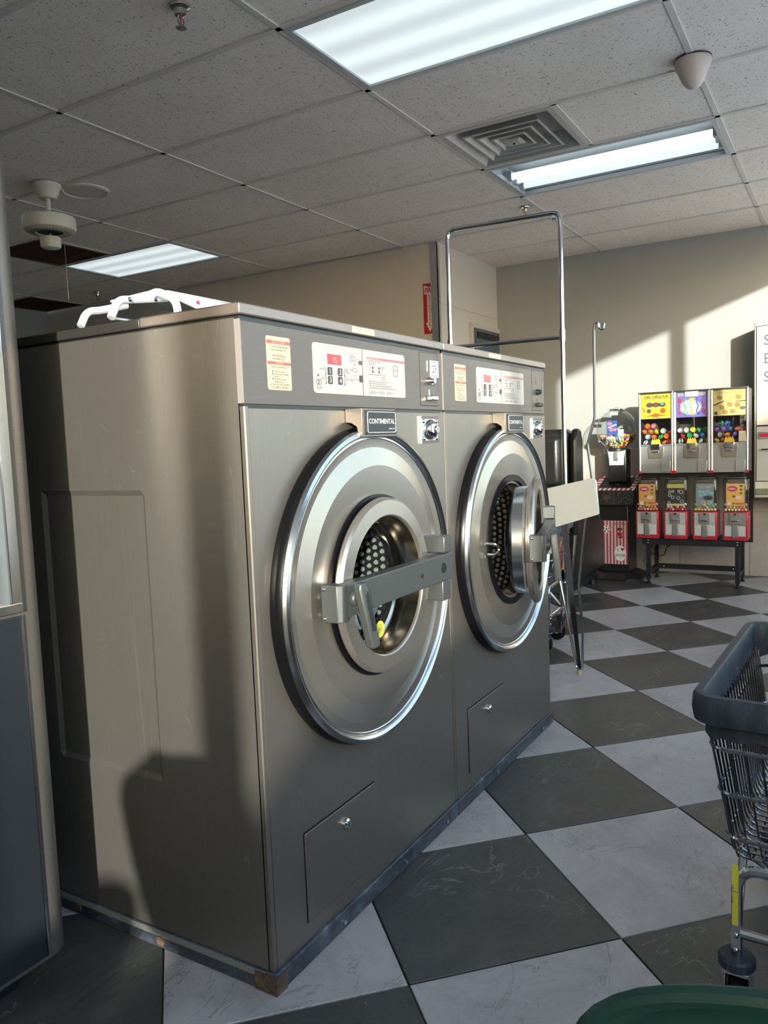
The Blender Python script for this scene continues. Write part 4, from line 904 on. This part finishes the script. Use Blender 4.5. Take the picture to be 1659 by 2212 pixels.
for ui, (ya, yb) in enumerate(units):
    x0 = XR; t = thing('capsule_vending_machine', desc[ui], 'vending machine', (x0, (ya+yb)/2, .838), 'capsule vending machines on the upper shelf'); z0, zm, z1 = .840, 1.045, 1.435; ym = (ya+yb)/2; c = .5*(ya-yb)
    y0, y1 = yb+.002, ya-.002; dp = .23
    m = MB().box(x0+.004, x0+dp, y0, y0+.003, z0, z1).box(x0+.004, x0+dp, y1-.003, y1, z0, z1).box(x0+dp-.004, x0+dp, y0, y1, z0, z1).box(x0+.004, x0+dp, y0, y1, z0, z0+.004).box(x0+.004, x0+dp, y0, y1, z1-.004, z1).box(x0+.03, x0+dp, y0, y1, zm-.004, zm)
    m.build('case', mat('dark_case', (.06, .045, .05), .5), t, smooth=False)
    for y in (y0, y1-.014): MB().cyl((x0, y+.007, z0+.015), (x0, y+.007, z1-.004), .008, 10).build('corner_post', M_ALU, t)
    MB().box(x0-.008, x0+.006, y0, y1, z1-.008, z1+.004).build('top_rail', M_CHROME2, t, bevel=.002)
    for y in (y0-.001, y1-.017): MB().box(x0-.009, x0+.01, y, y+.018, z0-.004, z0+.016).build('red_corner', M_REDPL, t, smooth=False)
    MB().box(x0-.001, x0+.006, y0+.014, y1-.014, z0, zm).build('lower_door', M_TEXSILV, t, bevel=.002)
    MB().box(x0-.005, x0, y0, y1, zm-.006, zm+.008).build('middle_rail', M_ALU, t, smooth=False)
    MB().box(x0+.001, x0+.003, y0+.014, y1-.014, zm+.008, z1-.008).build('window', M_GLASS, t, smooth=False)
    cm = MB().prism([(x0-.001, ym+.050, zm-.005), (x0-.001, ym-.050, zm-.005), (x0-.001, ym-.058, zm-.025), (x0-.001, ym-.048, zm-.095), (x0-.001, ym+.048, zm-.095), (x0-.001, ym+.058, zm-.025)], (-.010, 0, 0)).build('coin_mechanism', mat('coin_mech_grey', (.30, .28, .26), .35, .7), t, bevel=.002)
    MB().prism([(x0-.012, ym+.030, zm-.030), (x0-.012, ym-.030, zm-.030), (x0-.012, ym-.034, zm+.01), (x0-.012, ym+.034, zm+.01)], (-.012, 0, 0)).build('coin_slide', M_CHROME, cm, bevel=.002)
    MB().box(x0-.022, x0-.010, ym-.024, ym+.024, zm-.052, zm-.044).build('handle', M_CHROME, cm, bevel=.002)
    MB().box(x0-.008, x0, y0+.018, y0+.085, z0+.008, z0+.088).build('chute_flap', M_TEXSILV, t, bevel=.003)
    MB().prism([(x0-.002, ym+.036+.0*k, zm+.008) if k == 0 else (x0-.002, ym+.036-.072*k/10, zm+(.035 if k % 2 else .052)) for k in range(10)]+[(x0-.002, ym-.036, zm+.008)], (-.001, 0, 0)).build('price_burst', mat('burst_print', (.55, .38, .03), .4), t, smooth=False)
    # poster
    pz0, pz1, py0, py1 = 1.243, 1.424, y0+.016, y1-.016; xp = x0+.0065
    bgc = [(.80, .60, .06), (.20, .16, .50), (.72, .54, .24)][ui]
    po = MB().box(xp, xp+.001, py0, py1, pz0, pz1).build('poster', mat('poster_'+posters[ui], bgc, .4), t, smooth=False)
    q = xp-.0006; pm = (py0+py1)/2
    def pc(name, rgb, fn):
        m = MB(); fn(m); m.build(name, mat('print_%s_%02x%02x%02x' % ((name,)+tuple(int(255*k) for k in rgb)), rgb, .5), po, smooth=False)
    if ui == 0:
        pc('title', (.10, .03, .12), lambda m: m.text('CUFFS, CUFFS & STUFF', (q, pm, 1.390), UY, UZ2, .030, 'CENTER', .03, .58))
        pc('toy_print', (.14, .07, .10), lambda m: [blob(m, circ(pm+d, 1.345, .018, ry=.026), q) for d in (-.045, 0, .045)]+[blob(m, circ(pm+.05, 1.30, .016), q)])
        pc('toy_print', (.62, .10, .02), lambda m: [blob(m, [(pm+.095, 1.258), (pm+.03, 1.272), (pm, 1.285), (pm-.03, 1.272), (pm-.095, 1.266), (pm-.03, 1.262), (pm, 1.252), (pm+.03, 1.262)], q), blob(m, circ(pm-.05, 1.30, .02), q), blob(m, [(py1-.005, 1.34), (py1-.03, 1.30), (py1-.02, 1.29)], q)])
        pc('toy_print', (.9, .75, .05), lambda m: [blob(m, circ(pm, 1.305, .016), q-.0006), blob(m, circ(pm-.085, 1.365, .014), q)])
        pc('toy_print', (.12, .42, .25), lambda m: [blob(m, circ(pm-.045, 1.352, .010, ry=.014), q-.0006)])
    elif ui == 1:
        pc('title', (.75, .65, .10), lambda m: [m.text('ICK', (q, py1-.012, 1.398), UY, UZ2, .026, 'LEFT', .03, .9), m.text('CKY', (q, py0+.012, 1.398), UY, UZ2, .026, 'RIGHT', .03, .9)])
        pc('glow_print', (.45, .45, .70), lambda m: blob(m, circ(pm+.01, 1.315, .055, ry=.075), q))
        pc('price_card', (.75, .72, .62), lambda m: m.box(x0-.001, x0+.0005, pm-.045, pm+.045, 1.392, 1.432))
        def toy(yc, top, w): return lambda m: m.tube([(q-.001, yc, top), (q-.001, yc+w, top-.03), (q-.001, yc-w*.6, top-.06), (q-.001, yc+w, top-.10), (q-.001, yc-w, 1.262), (q-.001, yc-w*1.6, 1.285)], .0042, 5)
        pc('toy_print', (.62, .02, .05), lambda m: [toy(pm+.085, 1.385, .006)(m), blob(m, circ(pm+.085, 1.365, .02, ry=.012), q-.001)])
        pc('toy_print', (.15, .50, .08), toy(pm+.045, 1.375, .010)); pc('toy_print', (.80, .50, .04), lambda m: [toy(pm+.002, 1.36, .006)(m), blob(m, circ(pm+.002, 1.37, .012, ry=.020), q-.001)])
        pc('toy_print', (.03, .06, .28), toy(pm-.04, 1.385, .009)); pc('toy_print', (.35, .02, .06), lambda m: [toy(pm-.08, 1.385, .008)(m), blob(m, circ(pm-.078, 1.285, .017, ry=.012), q-.001)])
    else:
        pc('title', (.45, .33, .12), lambda m: m.text('SPECIAL FORCES', (q, pm, 1.396), UY, UZ2, .026, 'CENTER', .03, .78))
        pc('toy_print', (.42, .25, .08), lambda m: [blob(m, [(pm+a+dx*.02, b+dz*.018) for dx, dz in ((-1, -.6), (-.3, -1), (.7, -.7), (1, .3), (.3, 1), (-.8, .7))], q) for a, b in ((.065, 1.37), (-.055, 1.37), (0, 1.32), (.05, 1.30), (-.05, 1.315), (-.02, 1.272), (.03, 1.268))])
        pc('toy_print', (.10, .09, .06), lambda m: [m.prism([(q-.001, py1-.002, 1.325), (q-.001, pm+.035, 1.350), (q-.001, pm+.035, 1.342), (q-.001, py1-.002, 1.312)], (-.0004, 0, 0)), m.prism([(q-.001, py0+.002, 1.345), (q-.001, pm-.04, 1.342), (q-.001, pm-.04, 1.338), (q-.001, py0+.002, 1.338)], (-.0004, 0, 0)), blob(m, circ(py0+.022, 1.292, .012, ry=.02), q-.001), blob(m, circ(py1-.016, 1.262, .014, ry=.012), q-.001)])
        pc('face_print', (.62, .45, .15), lambda m: blob(m, [(pm-.018, 1.355), (pm-.012, 1.385), (pm+.012, 1.385), (pm+.018, 1.355), (pm+.01, 1.345), (pm-.01, 1.345)], q-.001))
        MB().box(x0-.002, x0, y0+.018, y0+.062, zm+.012, zm+.085).build('price_card', M_CREAM, t, smooth=False)
    # capsules inside
    rnd = random.Random(ui+3); k = 0
    wn = ('left', 'middle', 'right')[ui]
    for row in range(4):
        for c_ in range(5 if row % 2 == 0 else 4):
            yy = y1-.037-c_*.0445-(.022 if row % 2 else 0)
            zz = zm+.028+row*.0395
            if k > 15: break
            col = seqs[ui][(15-k) % 16]; k += 1
            if ui == 1 and row == 3: continue
            capsule(col, x0+.036, yy, zz, (rnd.uniform(-1, 1), rnd.uniform(-1.6, -.2), rnd.uniform(-1, 1)), '%s toy capsule behind the window of the %s upper vending machine' % (col if col != 'clear' else 'colourless', wn), '%s capsules in the %s upper vending machine' % (col, wn))

# ------------------------------------------------------------------ four small red candy machines
GUM = {'pink': (.70, .28, .30), 'orange': (.75, .25, .05), 'green': (.25, .45, .18), 'yellow': (.75, .6, .15), 'white': (.7, .66, .62), 'red': (.5, .03, .04), 'blue': (.04, .18, .5), 'brown': (.08, .03, .02)}
GM = {k: mat('gumball_'+k, c, .25) for k, c in GUM.items()}; gp = {}
def gumball(col, x, y, z, r, label, grp):
    key = (col, r)
    if key not in gp:
        o = MB().sphere((x, y, z), r, 10, 7).build('gumball', GM[col], None, (x, y, z)); gp[key] = o
    else: o = gp[key].copy(); COL.objects.link(o); o.location = (x, y, z)
    return tag(o, label, 'gumball', grp)
M_MECH = mat('grey_mech', (.33, .33, .32), .35, .6)
jars = [(.292, 'leftmost small red candy machine, under the yellow CUFFS poster', (.62, .33, .12)), (.088, 'second small red candy machine from left, with black jewellery poster', (.04, .04, .05)), (-.115, 'third small red candy machine from left, with FUN MIX poster', (.20, .26, .32)), (-.318, 'rightmost small red candy machine, partly in sunlight', (.75, .40, .10))]
for ji, (yc, lab, pcx) in enumerate(jars):
    zb_, zt2 = .349, .800; x0 = XR-.01; w = .083
    t = thing('candy_vending_machine', lab, 'vending machine', (x0, yc, zb_), 'small red candy machines on the lower shelf')
    MB().box(x0, x0+.17, yc-w, yc+w, zb_, .555).build('base', M_REDPL, t, bevel=.006)
    MB().box(x0-.003, x0, yc-w+.012, yc+w-.012, zb_+.03, .548).build('front_plate', mat('shaded_white_plate', (.38, .38, .38), .4) if ji < 3 else M_MECH, t, smooth=False)  # white plates coloured grey here, their shade put into the colour
    cm = MB().prism([(x0-.003, yc+.038, .546), (x0-.003, yc-.038, .546), (x0-.003, yc-.034, .468), (x0-.003, yc+.034, .468)], (-.010, 0, 0)).build('coin_mechanism', M_MECH, t, bevel=.002)
    MB().box(x0-.028, x0-.012, yc-.026, yc+.026, .490, .500).build('handle', M_CHROME, cm, bevel=.003)
    MB().prism([(x0-.0135, yc+.010, .545), (x0-.0135, yc-.010, .545), (x0-.0135, yc-.004, .53), (x0-.0135, yc+.004, .53)], (-.002, 0, 0)).build('arrow', M_BLACK, cm, smooth=False)
    MB().box(x0-.012, x0-.003, yc-.020, yc+.020, zb_+.022, .460).build('chute_flap', M_MECH, t, bevel=.003)
    for sg_ in (-1, 1): MB().box(x0-.005, x0-.003, yc+sg_*.045-.022, yc+sg_*.045+.022, zb_+.034, .455).build('label_plate', mat('label_white', (.5, .5, .52), .4), t, smooth=False)
    # jar: clear box with rounded edges
    m = MB(); c4 = rrect(yc-w+.004, yc+w-.004, x0+.004, x0+.165, .02); 
    lv = [(.556, .94), (.565, 1.0), (.775, 1.06), (.790, 1.0), (.797, .8)]
    vs_ = []; k = len(c4); xm_ = x0+.085
    for z, s2 in lv: vs_ += [(xm_+(x-xm_)*s2, yc+(y-yc)*s2, z) for y, x in c4]
    m.add(vs_, [(i*k+j, i*k+(j+1) % k, (i+1)*k+(j+1) % k, (i+1)*k+j) for i in range(len(lv)-1) for j in range(k)]+[tuple(range((len(lv)-1)*k, len(lv)*k))])
    m.build('jar', M_GLASS, t)
    MB().box(x0+.02, x0+.15, yc-.065, yc+.065, .797, .804).build('lid', M_CHROME2, t, bevel=.003)
    MB().box(x0+.045, x0+.155, yc-.055, yc+.055, .60, .79).build('inner_funnel', mat('dark_core', (.10, .085, .075), .5), t, smooth=False)
    po = MB().box(x0+.008, x0+.009, yc-.060, yc+.060, .598, .758).build('poster', mat('jar_poster_%d' % ji, pcx, .5), t, smooth=False); q = x0+.0072
    def pc2(nm, rgb, fn): m = MB(); fn(m); m.build(nm, mat('jprint_%02x%02x%02x' % tuple(int(255*k) for k in rgb), rgb, .5), po, smooth=False)
    if ji in (0, 3):
        pc2('logo_print', (.45, .05, .15), lambda m: blob(m, circ(yc+.020, .722, .020, ry=.034), q)); pc2('logo_text', (.8, .75, .8), lambda m: m.text('BUBBLE', (q-.001, yc+.02, .716), UY, UZ2, .016, 'CENTER', .02, .8))
        pc2('candy_print', (.05, .14, .08), lambda m: [blob(m, circ(yc-.038, z, .007, ry=.010), q) for z in (.742, .715, .69)]+[blob(m, circ(yc+.01, .667, .007, ry=.010), q)]); pc2('candy_print', (.80, .55, .45), lambda m: blob(m, circ(yc-.022, .658, .015, ry=.022), q)); pc2('bar_print', (.50, .16, .04), lambda m: m.box(q-.0004, q, yc-.058, yc+.02, .608, .622))
        pc2('mono_print', (.6, .58, .55), lambda m: m.box(q-.0004, q, yc+.026, yc+.054, .602, .628))
    elif ji == 1:
        pc2('title', (.50, .42, .12), lambda m: m.box(q-.0004, q, yc-.060, yc+.060, .728, .757)); pc2('jewel_print', (.60, .60, .62), lambda m: [m.tube(arc((q, yc+a, b), r_, 0, 2*PI, 10, (0, 1, 0), UZ2), .002, 4) for a, b, r_ in ((.04, .70, .009), (.042, .675, .010), (.02, .66, .011), (-.02, .655, .011), (-.04, .70, .013), (-.045, .63, .011), (.045, .62, .009), (-.022, .705, .007), (.018, .705, .007))]); pc2('foot_print', (.62, .56, .36), lambda m: m.box(q-.0004, q, yc-.060, yc+.060, .598, .612))
    else:
        pc2('title', (.62, .30, .35), lambda m: m.text('FUN MIX', (q, yc, .725), UY, UZ2, .026, 'CENTER', .03, .85)); pc2('blob_print', (.25, .48, .50), lambda m: [blob(m, circ(yc+a, b, .010, ry=.013), q) for a, b in ((.035, .70), (.01, .70), (-.02, .705), (-.045, .69), (.03, .675), (0, .68))]); pc2('blob_print', (.03, .03, .04), lambda m: blob(m, circ(yc-.022, .655, .016, ry=.032), q)); pc2('blob_print', (.65, .62, .60), lambda m: [m.tube(arc((q, yc+a, .620), .012, 0, 2*PI, 10, (0, 1, 0), UZ2), .0025, 4) for a in (.012, -.03)])
    burst = MB().prism([(x0+.0035, yc+.012*math.cos(a)*(1 if i % 2 else .7), .605+.012*math.sin(a)*(1 if i % 2 else .7)) for i, a in enumerate([2*PI*i/16 for i in range(16)])], (-.001, 0, 0)).build('price_burst', mat('burst_print', (0, 0, 0)), t, smooth=False)
    rnd = random.Random(ji*5+1); cols = [['pink', 'green', 'white', 'orange', 'pink'], ['red', 'pink', 'white', 'red'], ['green', 'white', 'pink', 'yellow'], ['orange', 'pink', 'white', 'yellow', 'orange']][ji]
    for rr in range(3):
        for c_ in range(7 if rr % 2 == 0 else 6):
            if rr == 2 and 1 < c_ < 5: continue
            gumball(rnd.choice(cols), x0+.026, yc+.066-c_*.022-(.011 if rr % 2 else 0), .569+rr*.019, .0105, 'small candy ball in the jar of the %s red candy machine' % ('leftmost', 'second', 'third', 'rightmost')[ji], 'candy balls in the %s red machine' % ('leftmost', 'second', 'third', 'rightmost')[ji])

# ------------------------------------------------------------------ spiral gumball game with globe
gx, gy = 5.14, .578
gm = thing('gumball_game', 'black gumball machine with clear globe and red striped soccer sticker', 'vending machine', (gx, gy, 0))
def oct_(x, y, rx, ry): return [(x+rx*a, y+ry*b) for a, b in ((-1, -.55), (-.7, -1), (.7, -1), (1, -.55), (1, .55), (.7, 1), (-.7, 1), (-1, .55))]
o8a, o8b = oct_(gx-.02, gy, .22, .215), oct_(gx-.02, gy, .15, .15)
MB().add([(x, y, 0) for x, y in o8a]+[(x, y, .018) for x, y in o8a]+[(x, y, .055) for x, y in o8b], [tuple(range(16, 24))]+[(i, (i+1) % 8, 8+(i+1) % 8, 8+i) for i in range(8)]+[(8+i, 8+(i+1) % 8, 16+(i+1) % 8, 16+i) for i in range(8)]).build('foot_plate', M_BLACKM, gm, smooth=False)
M_SPECK = mat('speckled_black', (.015, .016, .02), .4); n_, l_, b_ = nodes(M_SPECK)
l_.new(ramp(M_SPECK, noise(M_SPECK, coords(M_SPECK), 220, 1), [(.66, (.015, .016, .02)), (.70, (.6, .6, .6))]), b_.inputs['Base Color'])
MB().box(gx-.13, gx+.13, gy-.115, gy+.115, .05, .60).build('column', M_BLACK, gm, bevel=.01)
MB().box(gx-.17, gx+.15, gy-.165, gy+.165, .585, .70).build('speckled_box', M_SPECK, gm, bevel=.008)
MB().prism([(gx-.17, gy-.165, .70), (gx+.15, gy-.165, .70), (gx+.15, gy-.165, .80)], (0, .33, 0)).build('sloped_top', M_BLACK, gm, smooth=False)
def slope(a, y, off=.003): return (gx-.17+.32*a, y, .70+.10*a+off)
m = MB(); m2 = MB()
for i in range(18):
    for e in (0, 1):
        a0, a1 = ((0, .16), (.84, 1))[e]; ya_, yb_ = gy-.165+.33*i/18, gy-.165+.33*(i+1)/18
        (m if i % 2 else m2).quad(slope(a0, ya_), slope(a1, ya_), slope(a1, yb_), slope(a0, yb_))
for i in range(8):
    for e in (0, 1):
        ya_, yb_ = ((gy-.165, gy-.125), (gy+.125, gy+.165))[e]; a0, a1 = .16+.68*i/8, .16+.68*(i+1)/8
        (m if i % 2 else m2).quad(slope(a0, ya_), slope(a1, ya_), slope(a1, yb_), slope(a0, yb_))
m.build('red_stripes', M_REDPL, gm, smooth=False); m2.build('white_stripes', M_WHITEP, gm, smooth=False)
MB().quad(slope(.16, gy-.125), slope(.84, gy-.125), slope(.84, gy+.125), slope(.16, gy+.125)).build('playfield', M_GLASS, gm, smooth=False)
MB().sphere(slope(.3, gy-.02, .01), .012, 12, 8).build('knob', M_BLACK, gm)
MB().box(gx-.173, gx-.17, gy+.02, gy+.07, .635, .665).build('coin_door', mat('brown_plate', (.10, .06, .06), .4), gm, smooth=False)
MB().box(gx-.02, gx+.12, gy-.075, gy+.075, .76, 1.02).build('neck', M_BLACK, gm, bevel=.008)
MB().prism([(gx-.021, gy+.070, 1.015), (gx-.021, gy-.070, 1.015), (gx-.021, gy-.058, .95), (gx-.021, gy-.056, .895), (gx-.021, gy+.056, .895), (gx-.021, gy+.058, .95)], (-.006, 0, 0)).build('mech_plate', M_WHITEP, gm, smooth=False)
MB().box(gx-.045, gx-.027, gy-.016, gy+.016, .93, 1.0).build('coin_mechanism', M_MECH, gm, bevel=.004)
GZ = 1.175; GR = .158
MB().lathe([(GR*math.sin(a), GR*math.cos(a)) for a in [.30+(PI-.30-.42)*i/22 for i in range(23)]][::-1], (gx, gy, GZ), n=48).build('globe', M_GLASS, gm)
MB().lathe([(.066, -.146), (.072, -.150), (.072, -.165), (.06, -.165)], (gx, gy, GZ), n=32).build('collar', M_BLACK, gm)
MB().lathe([(.050, .150), (.062, .153), (.060, .162), (.03, .170), (.012, .178), (0, .180)], (gx, gy, GZ), n=32).build('globe_cap', M_CHROME, gm)
MB().box(gx-.135, gx-.133, gy-.035, gy+.045, 1.115, 1.245).build('blue_card', mat('blue_print', (.04, .10, .40), .4), gm, smooth=False)
m = MB(); xq = gx-.1355; blob(m, circ(gy+.022, 1.222, .012, ry=.020), xq); blob(m, circ(gy+.010, 1.175, .014, ry=.016), xq); blob(m, circ(gy-.018, 1.175, .012, ry=.014), xq); m.build('pink_print', mat('gum_pink', (.75, .2, .25), .4), gm, smooth=False)
m = MB()
for k in range(6): blob(m, circ(gy+.03-k*.011, 1.193+k*.004, .006), xq)
m.build('white_print', M_WHITEP, gm, smooth=False)
MB().box(gx-.150, gx-.148, gy-.088, gy-.045, 1.12, 1.175).build('white_card', M_WHITEP, gm, smooth=False)
MB().box(gx-.146, gx-.144, gy-.02, gy+.043, 1.105, 1.122).build('white_card', M_WHITEP, gm, smooth=False)
MB().box(gx-.085, gx-.083, gy-.03, gy+.03, 1.288, 1.315).build('price_card', M_WHITEP, gm, smooth=False)
sb = MB().box(gx-.1315, gx-.130, gy-.099, gy+.099, .118, .462).build('soccer_sticker', mat('sticker_white', (.62, .58, .60), .4), gm, smooth=False)
m = MB(); q = gx-.1318
for i in range(8): y_ = gy+.099-.014-i*.0255; m.box(q-.0003, q, y_-.012, y_, .119, .461)
m.build('stripes', mat('stripe_red', (.45, .04, .08), .4), sb, smooth=False)
m = MB(); blob(m, circ(gy+.058, .395, .030, 22), q-.0003); blob(m, circ(gy-.048, .205, .064, 26, ry=.048), q-.0003); m.build('white_print', M_WHITEP, sb, smooth=False)
m = MB(); m.text('SOCCER', (q-.0008, gy-.045, .430), UY, UZ2, .025, 'CENTER', .02, .95); m.text('I', (q-.0012, gy-.028, .222), UY, UZ2, .034, 'CENTER', .02); m.text('SOCCER', (q-.0012, gy-.048, .180), UY, UZ2, .028, 'CENTER', .02, .72)
for a in range(5): blob(m, circ(gy+.058+.021*math.cos(a*2*PI/5+.3), .395+.021*math.sin(a*2*PI/5+.3), .007, 5), q-.0008)
blob(m, circ(gy+.058, .395, .008, 5), q-.0008); m.tube(arc((q-.001, gy-.048, .205), 1, 0, 2*PI, 26, (0, .048, 0), (0, 0, .064)), .0012, 4)
blob(m, circ(gy-.045, .395, .013, 10, ry=.022), q-.0008); blob(m, [(gy-.025, .335), (gy-.035, .325), (gy-.062, .325), (gy-.068, .338)], q-.0008); m.tube([(q-.001, gy+.07, .31), (q-.001, gy+.045, .30), (q-.001, gy+.055, .285)], .0015, 4); m.tube([(q-.001, gy+.05, .265), (q-.001, gy+.03, .24), (q-.001, gy+.045, .21)], .0015, 4)
m.build('black_print', M_INK, sb, smooth=False)
m = MB(); blob(m, [(gy-.030, .372), (gy-.028, .345), (gy-.062, .338), (gy-.064, .368)], q-.0008); hz = .236; hy = gy-.066
blob(m, [(hy, hz-.014), (hy+.016, hz+.004), (hy+.012, hz+.013), (hy+.004, hz+.012), (hy, hz+.007), (hy-.004, hz+.012), (hy-.012, hz+.013), (hy-.016, hz+.004)], q-.0012); m.build('red_print', M_REDPL, sb, smooth=False)
rnd = random.Random(4); names = ['orange', 'red', 'yellow', 'brown', 'green', 'white', 'blue', 'orange', 'yellow']; pts = []
for lv_ in range(7):
    zz = GZ-.135+lv_*.0145; rr = math.sqrt(max(0, (GR-.013)**2-(zz-GZ)**2))
    n = int(2*PI*rr/.0205)
    for i in range(n):
        a = 2*PI*(i+.5*(lv_ % 2))/n
        if math.cos(a) < .35: pts.append((gx+rr*math.cos(a), gy+rr*math.sin(a), zz))
for k in range(5):
    for c_ in range(-6, 7):
        r_ = .03+.024*k
        if k*2 >= 0 and abs(c_*.021) < .12: pts.append((gx-.10+k*.03, gy+c_*.021+(k % 2)*.01, GZ-.043))
pts = [p for p in pts if math.dist(p, (gx, gy, GZ)) < GR-.009]
for p in pts:
    c_ = rnd.choice(names); gumball(c_, *p, .0102, '%s gumball in the clear globe machine' % c_, '%s gumballs in the globe' % c_)

# ------------------------------------------------------------------ change machine on the far wall
XA = 5.12
am = thing('change_machine', 'large cream wall cabinet with big serif letters at right edge of far wall', 'change machine', (XA, -.85, .63))
M_CREAMM = mat('cream_enamel', (.56, .535, .475), .35)
MB().box(XA, XF, -1.42, -.412, .635, 1.905).build('cabinet', M_CREAMM, am, bevel=.012)
MB().box(XA-.006, XA, -1.38, -.430, 1.165, 1.87).build('sign_door', M_CREAMM, am, bevel=.003)
MB().box(XA-.004, XA, -1.38, -.430, .76, 1.155).build('lower_door', mat('grey_enamel', (.42, .41, .40), .35), am, bevel=.003)
MB().box(XA-.0005, XA+.001, -1.385, -.425, .755, 1.875).build('door_gap', M_BLACK, am, smooth=False)
m = MB()
for i, (a, sz) in enumerate((('SE', .11), ('EL', .11), ('SE', .11))): pass
m = MB()
for a, z in (('S', 1.735), ('E', 1.605), ('S', 1.475)): m.text(a, (XA-.0075, -.474, z), UY, UZ2, .105, 'LEFT', 0, .9)
m.build('lettering', mat('slate_print', (.07, .08, .12), .5), am, smooth=False)
MB().box(XA-.010, XA-.004, -.62, -.440, 1.065, 1.115).build('bill_slot', M_CHROME2, am, bevel=.003)
MB().box(XA-.012, XA-.009, -.60, -.452, 1.078, 1.105).build('red_light', M_REDPL, am, smooth=False)
MB().cyl((XA-.004, -.470, .99), (XA-.03, -.470, .99), .006, 8).cyl((XA-.03, -.470, .99), (XA-.03, -.60, .99), .005, 8).build('handle', M_BLACK, am)
MB().box(XA-.012, XA, -1.30, -.425, .66, .705).build('coin_tray', mat('olive_tray', (.17, .18, .13), .5), am, bevel=.003)

# ------------------------------------------------------------------ green shell chairs along the window
def shell_chair(label, x, y, rz):
    t = thing('shell_chair', label, 'chair', (0, 0, 0), 'green plastic shell chairs')
    m = MB(); U, V = 24, 46; vs = []      # local: seat faces +y, backrest at -y
    for j in range(V+1):
        s = j/V
        if s < .35: q = s/.35; yy = .21-.40*q; zz = .43-.015*math.sin(q*PI); hw = .225*(1-max(0, (.15-q)/.15)**3*.35); cu = .02
        else:
            t_ = (s-.35)/.65; q = 1-(1-t_)**2.2; yy = -.19-.075*math.sin(q*PI/2)-.03*q; zz = .43+.40*q**1.15; cu = .035
            hw = .225*math.sqrt(max(.0, 1-(max(0, q-.60)/.401)**7))
        for i in range(U+1):
            a = -1+2*i/U; e = abs(a)**3
            if s < .35: vs.append((hw*a, yy, zz+cu*a*a*1.2))
            else: vs.append((hw*a, yy+cu*a*a*1.6, zz-.0*e))
    m.add(vs, [(j*(U+1)+i, j*(U+1)+i+1, (j+1)*(U+1)+i+1, (j+1)*(U+1)+i) for j in range(V) for i in range(U)])
    o = m.build('shell', M_GREEN, t); so = o.modifiers.new('s', 'SOLIDIFY'); so.thickness = .007
    rim = [vs[j*(U+1)] for j in range(V+1)]+[vs[V*(U+1)+i] for i in range(1, U)]+[vs[j*(U+1)+U] for j in range(V, -1, -1)]
    MB().tube(rim, .0065, 8).build('rolled_rim', M_GREEN, t)
    for sx in (-1, 1):
        MB().tube(rounded([(sx*.20, .20, 0), (sx*.16, .14, .42), (sx*.16, -.12, .41), (sx*.21, -.22, 0)], .03, 5), .010, 8).build('leg_frame', M_CHROME2, t)
    t.location = (x, y, 0); t.rotation_euler = (0, 0, rz); WO[t.name] = Vector((x, y, 0)); return t
shell_chair('green plastic shell chair whose backrest shows at the bottom right corner', -.965, -1.12, math.radians(94))
shell_chair('added green plastic shell chair out of view by the window, shading the washer side', -1.72, -.97, math.radians(172))  # unseen chair added for the rounded shadow low on the washer side
shell_chair('added green plastic shell chair out of view at the far left end of the window', -3.3, -1.2, math.radians(-5))  # further unseen chair, added with the shadow casters

# ------------------------------------------------------------------ unseen vehicles added outside the shop-front as shadow casters
def vehicle(name, label, cat, x0, x1, y0, y1, prof, paint, wheel_r):
    L = x1-x0; t = thing(name, label, cat, ((x0+x1)/2, (y0+y1)/2, -.1))
    MB().prism([(x0+L*a, y0, z) for a, z in prof], (0, y1-y0, 0)).build('body', paint, t, bevel=.06, seg=3)
    for a in (.18, .80):
        for y, d in ((y0, -1), (y1, 1)):
            w = MB().lathe([(0, -.09), (wheel_r*.6, -.09), (wheel_r, -.08), (wheel_r, .08), (wheel_r*.6, .09), (0, .09)], (x0+L*a, y-d*.08, wheel_r-.1), 'y', 28).build('wheel', M_RUBBER, t)
            MB().lathe([(0, -.1), (wheel_r*.55, -.095), (wheel_r*.55, .095), (0, .1)], (x0+L*a, y-d*.08, wheel_r-.1), 'y', 20).build('hubcap', M_ALU, w)
    return t
M_PAINT1 = mat('dark_car_paint', (.03, .035, .045), .2, .4, coat=1.); M_PAINT2 = mat('white_van_paint', (.5, .5, .5), .3, 0, coat=.6)
v1 = vehicle('shadow_car', 'dark car added out of view right outside the shop window to cast shade', 'car', -7.6, -3.5, -4.95, -3.25, [(0, .25), (0, .85), (.05, 1.0), (.40, 1.1), (.50, 1.6), (.57, 1.74), (.90, 1.76), (.99, 1.15), (1, .8), (1, .25)], M_PAINT1, .32)  # unseen car added so its cabin shades the lower washer fronts
for y in (-4.955, -3.245): MB().prism([(-5.75, y, 1.14), (-5.45, y, 1.55), (-5.2, y, 1.64), (-4.0, y, 1.64), (-3.75, y, 1.14)], (0, .01 if y > -4 else -.01, 0)).build('side_window', mat('dark_glass', (0, 0, 0)), v1, smooth=False)
v2 = vehicle('shadow_van', 'white box van added out of view beyond the car to cast shade', 'van', -8.6, -3.1, -8.2, -6.1, [(0, .4), (0, 1.2), (.06, 1.3), (.14, 2.0), (.22, 2.2), (.22, 3.3), (1, 3.3), (1, .4)], M_PAINT2, .38)  # unseen van added to keep sun off the lower vending machines
MB().prism([(-8.55+.35, -6.095, 1.35), (-8.55+.75, -6.095, 1.95), (-8.55+1.0, -6.095, 1.95), (-8.55+1.0, -6.095, 1.35)], (0, .01, 0)).build('side_window', mat('dark_glass', (0, 0, 0)), v2, smooth=False)
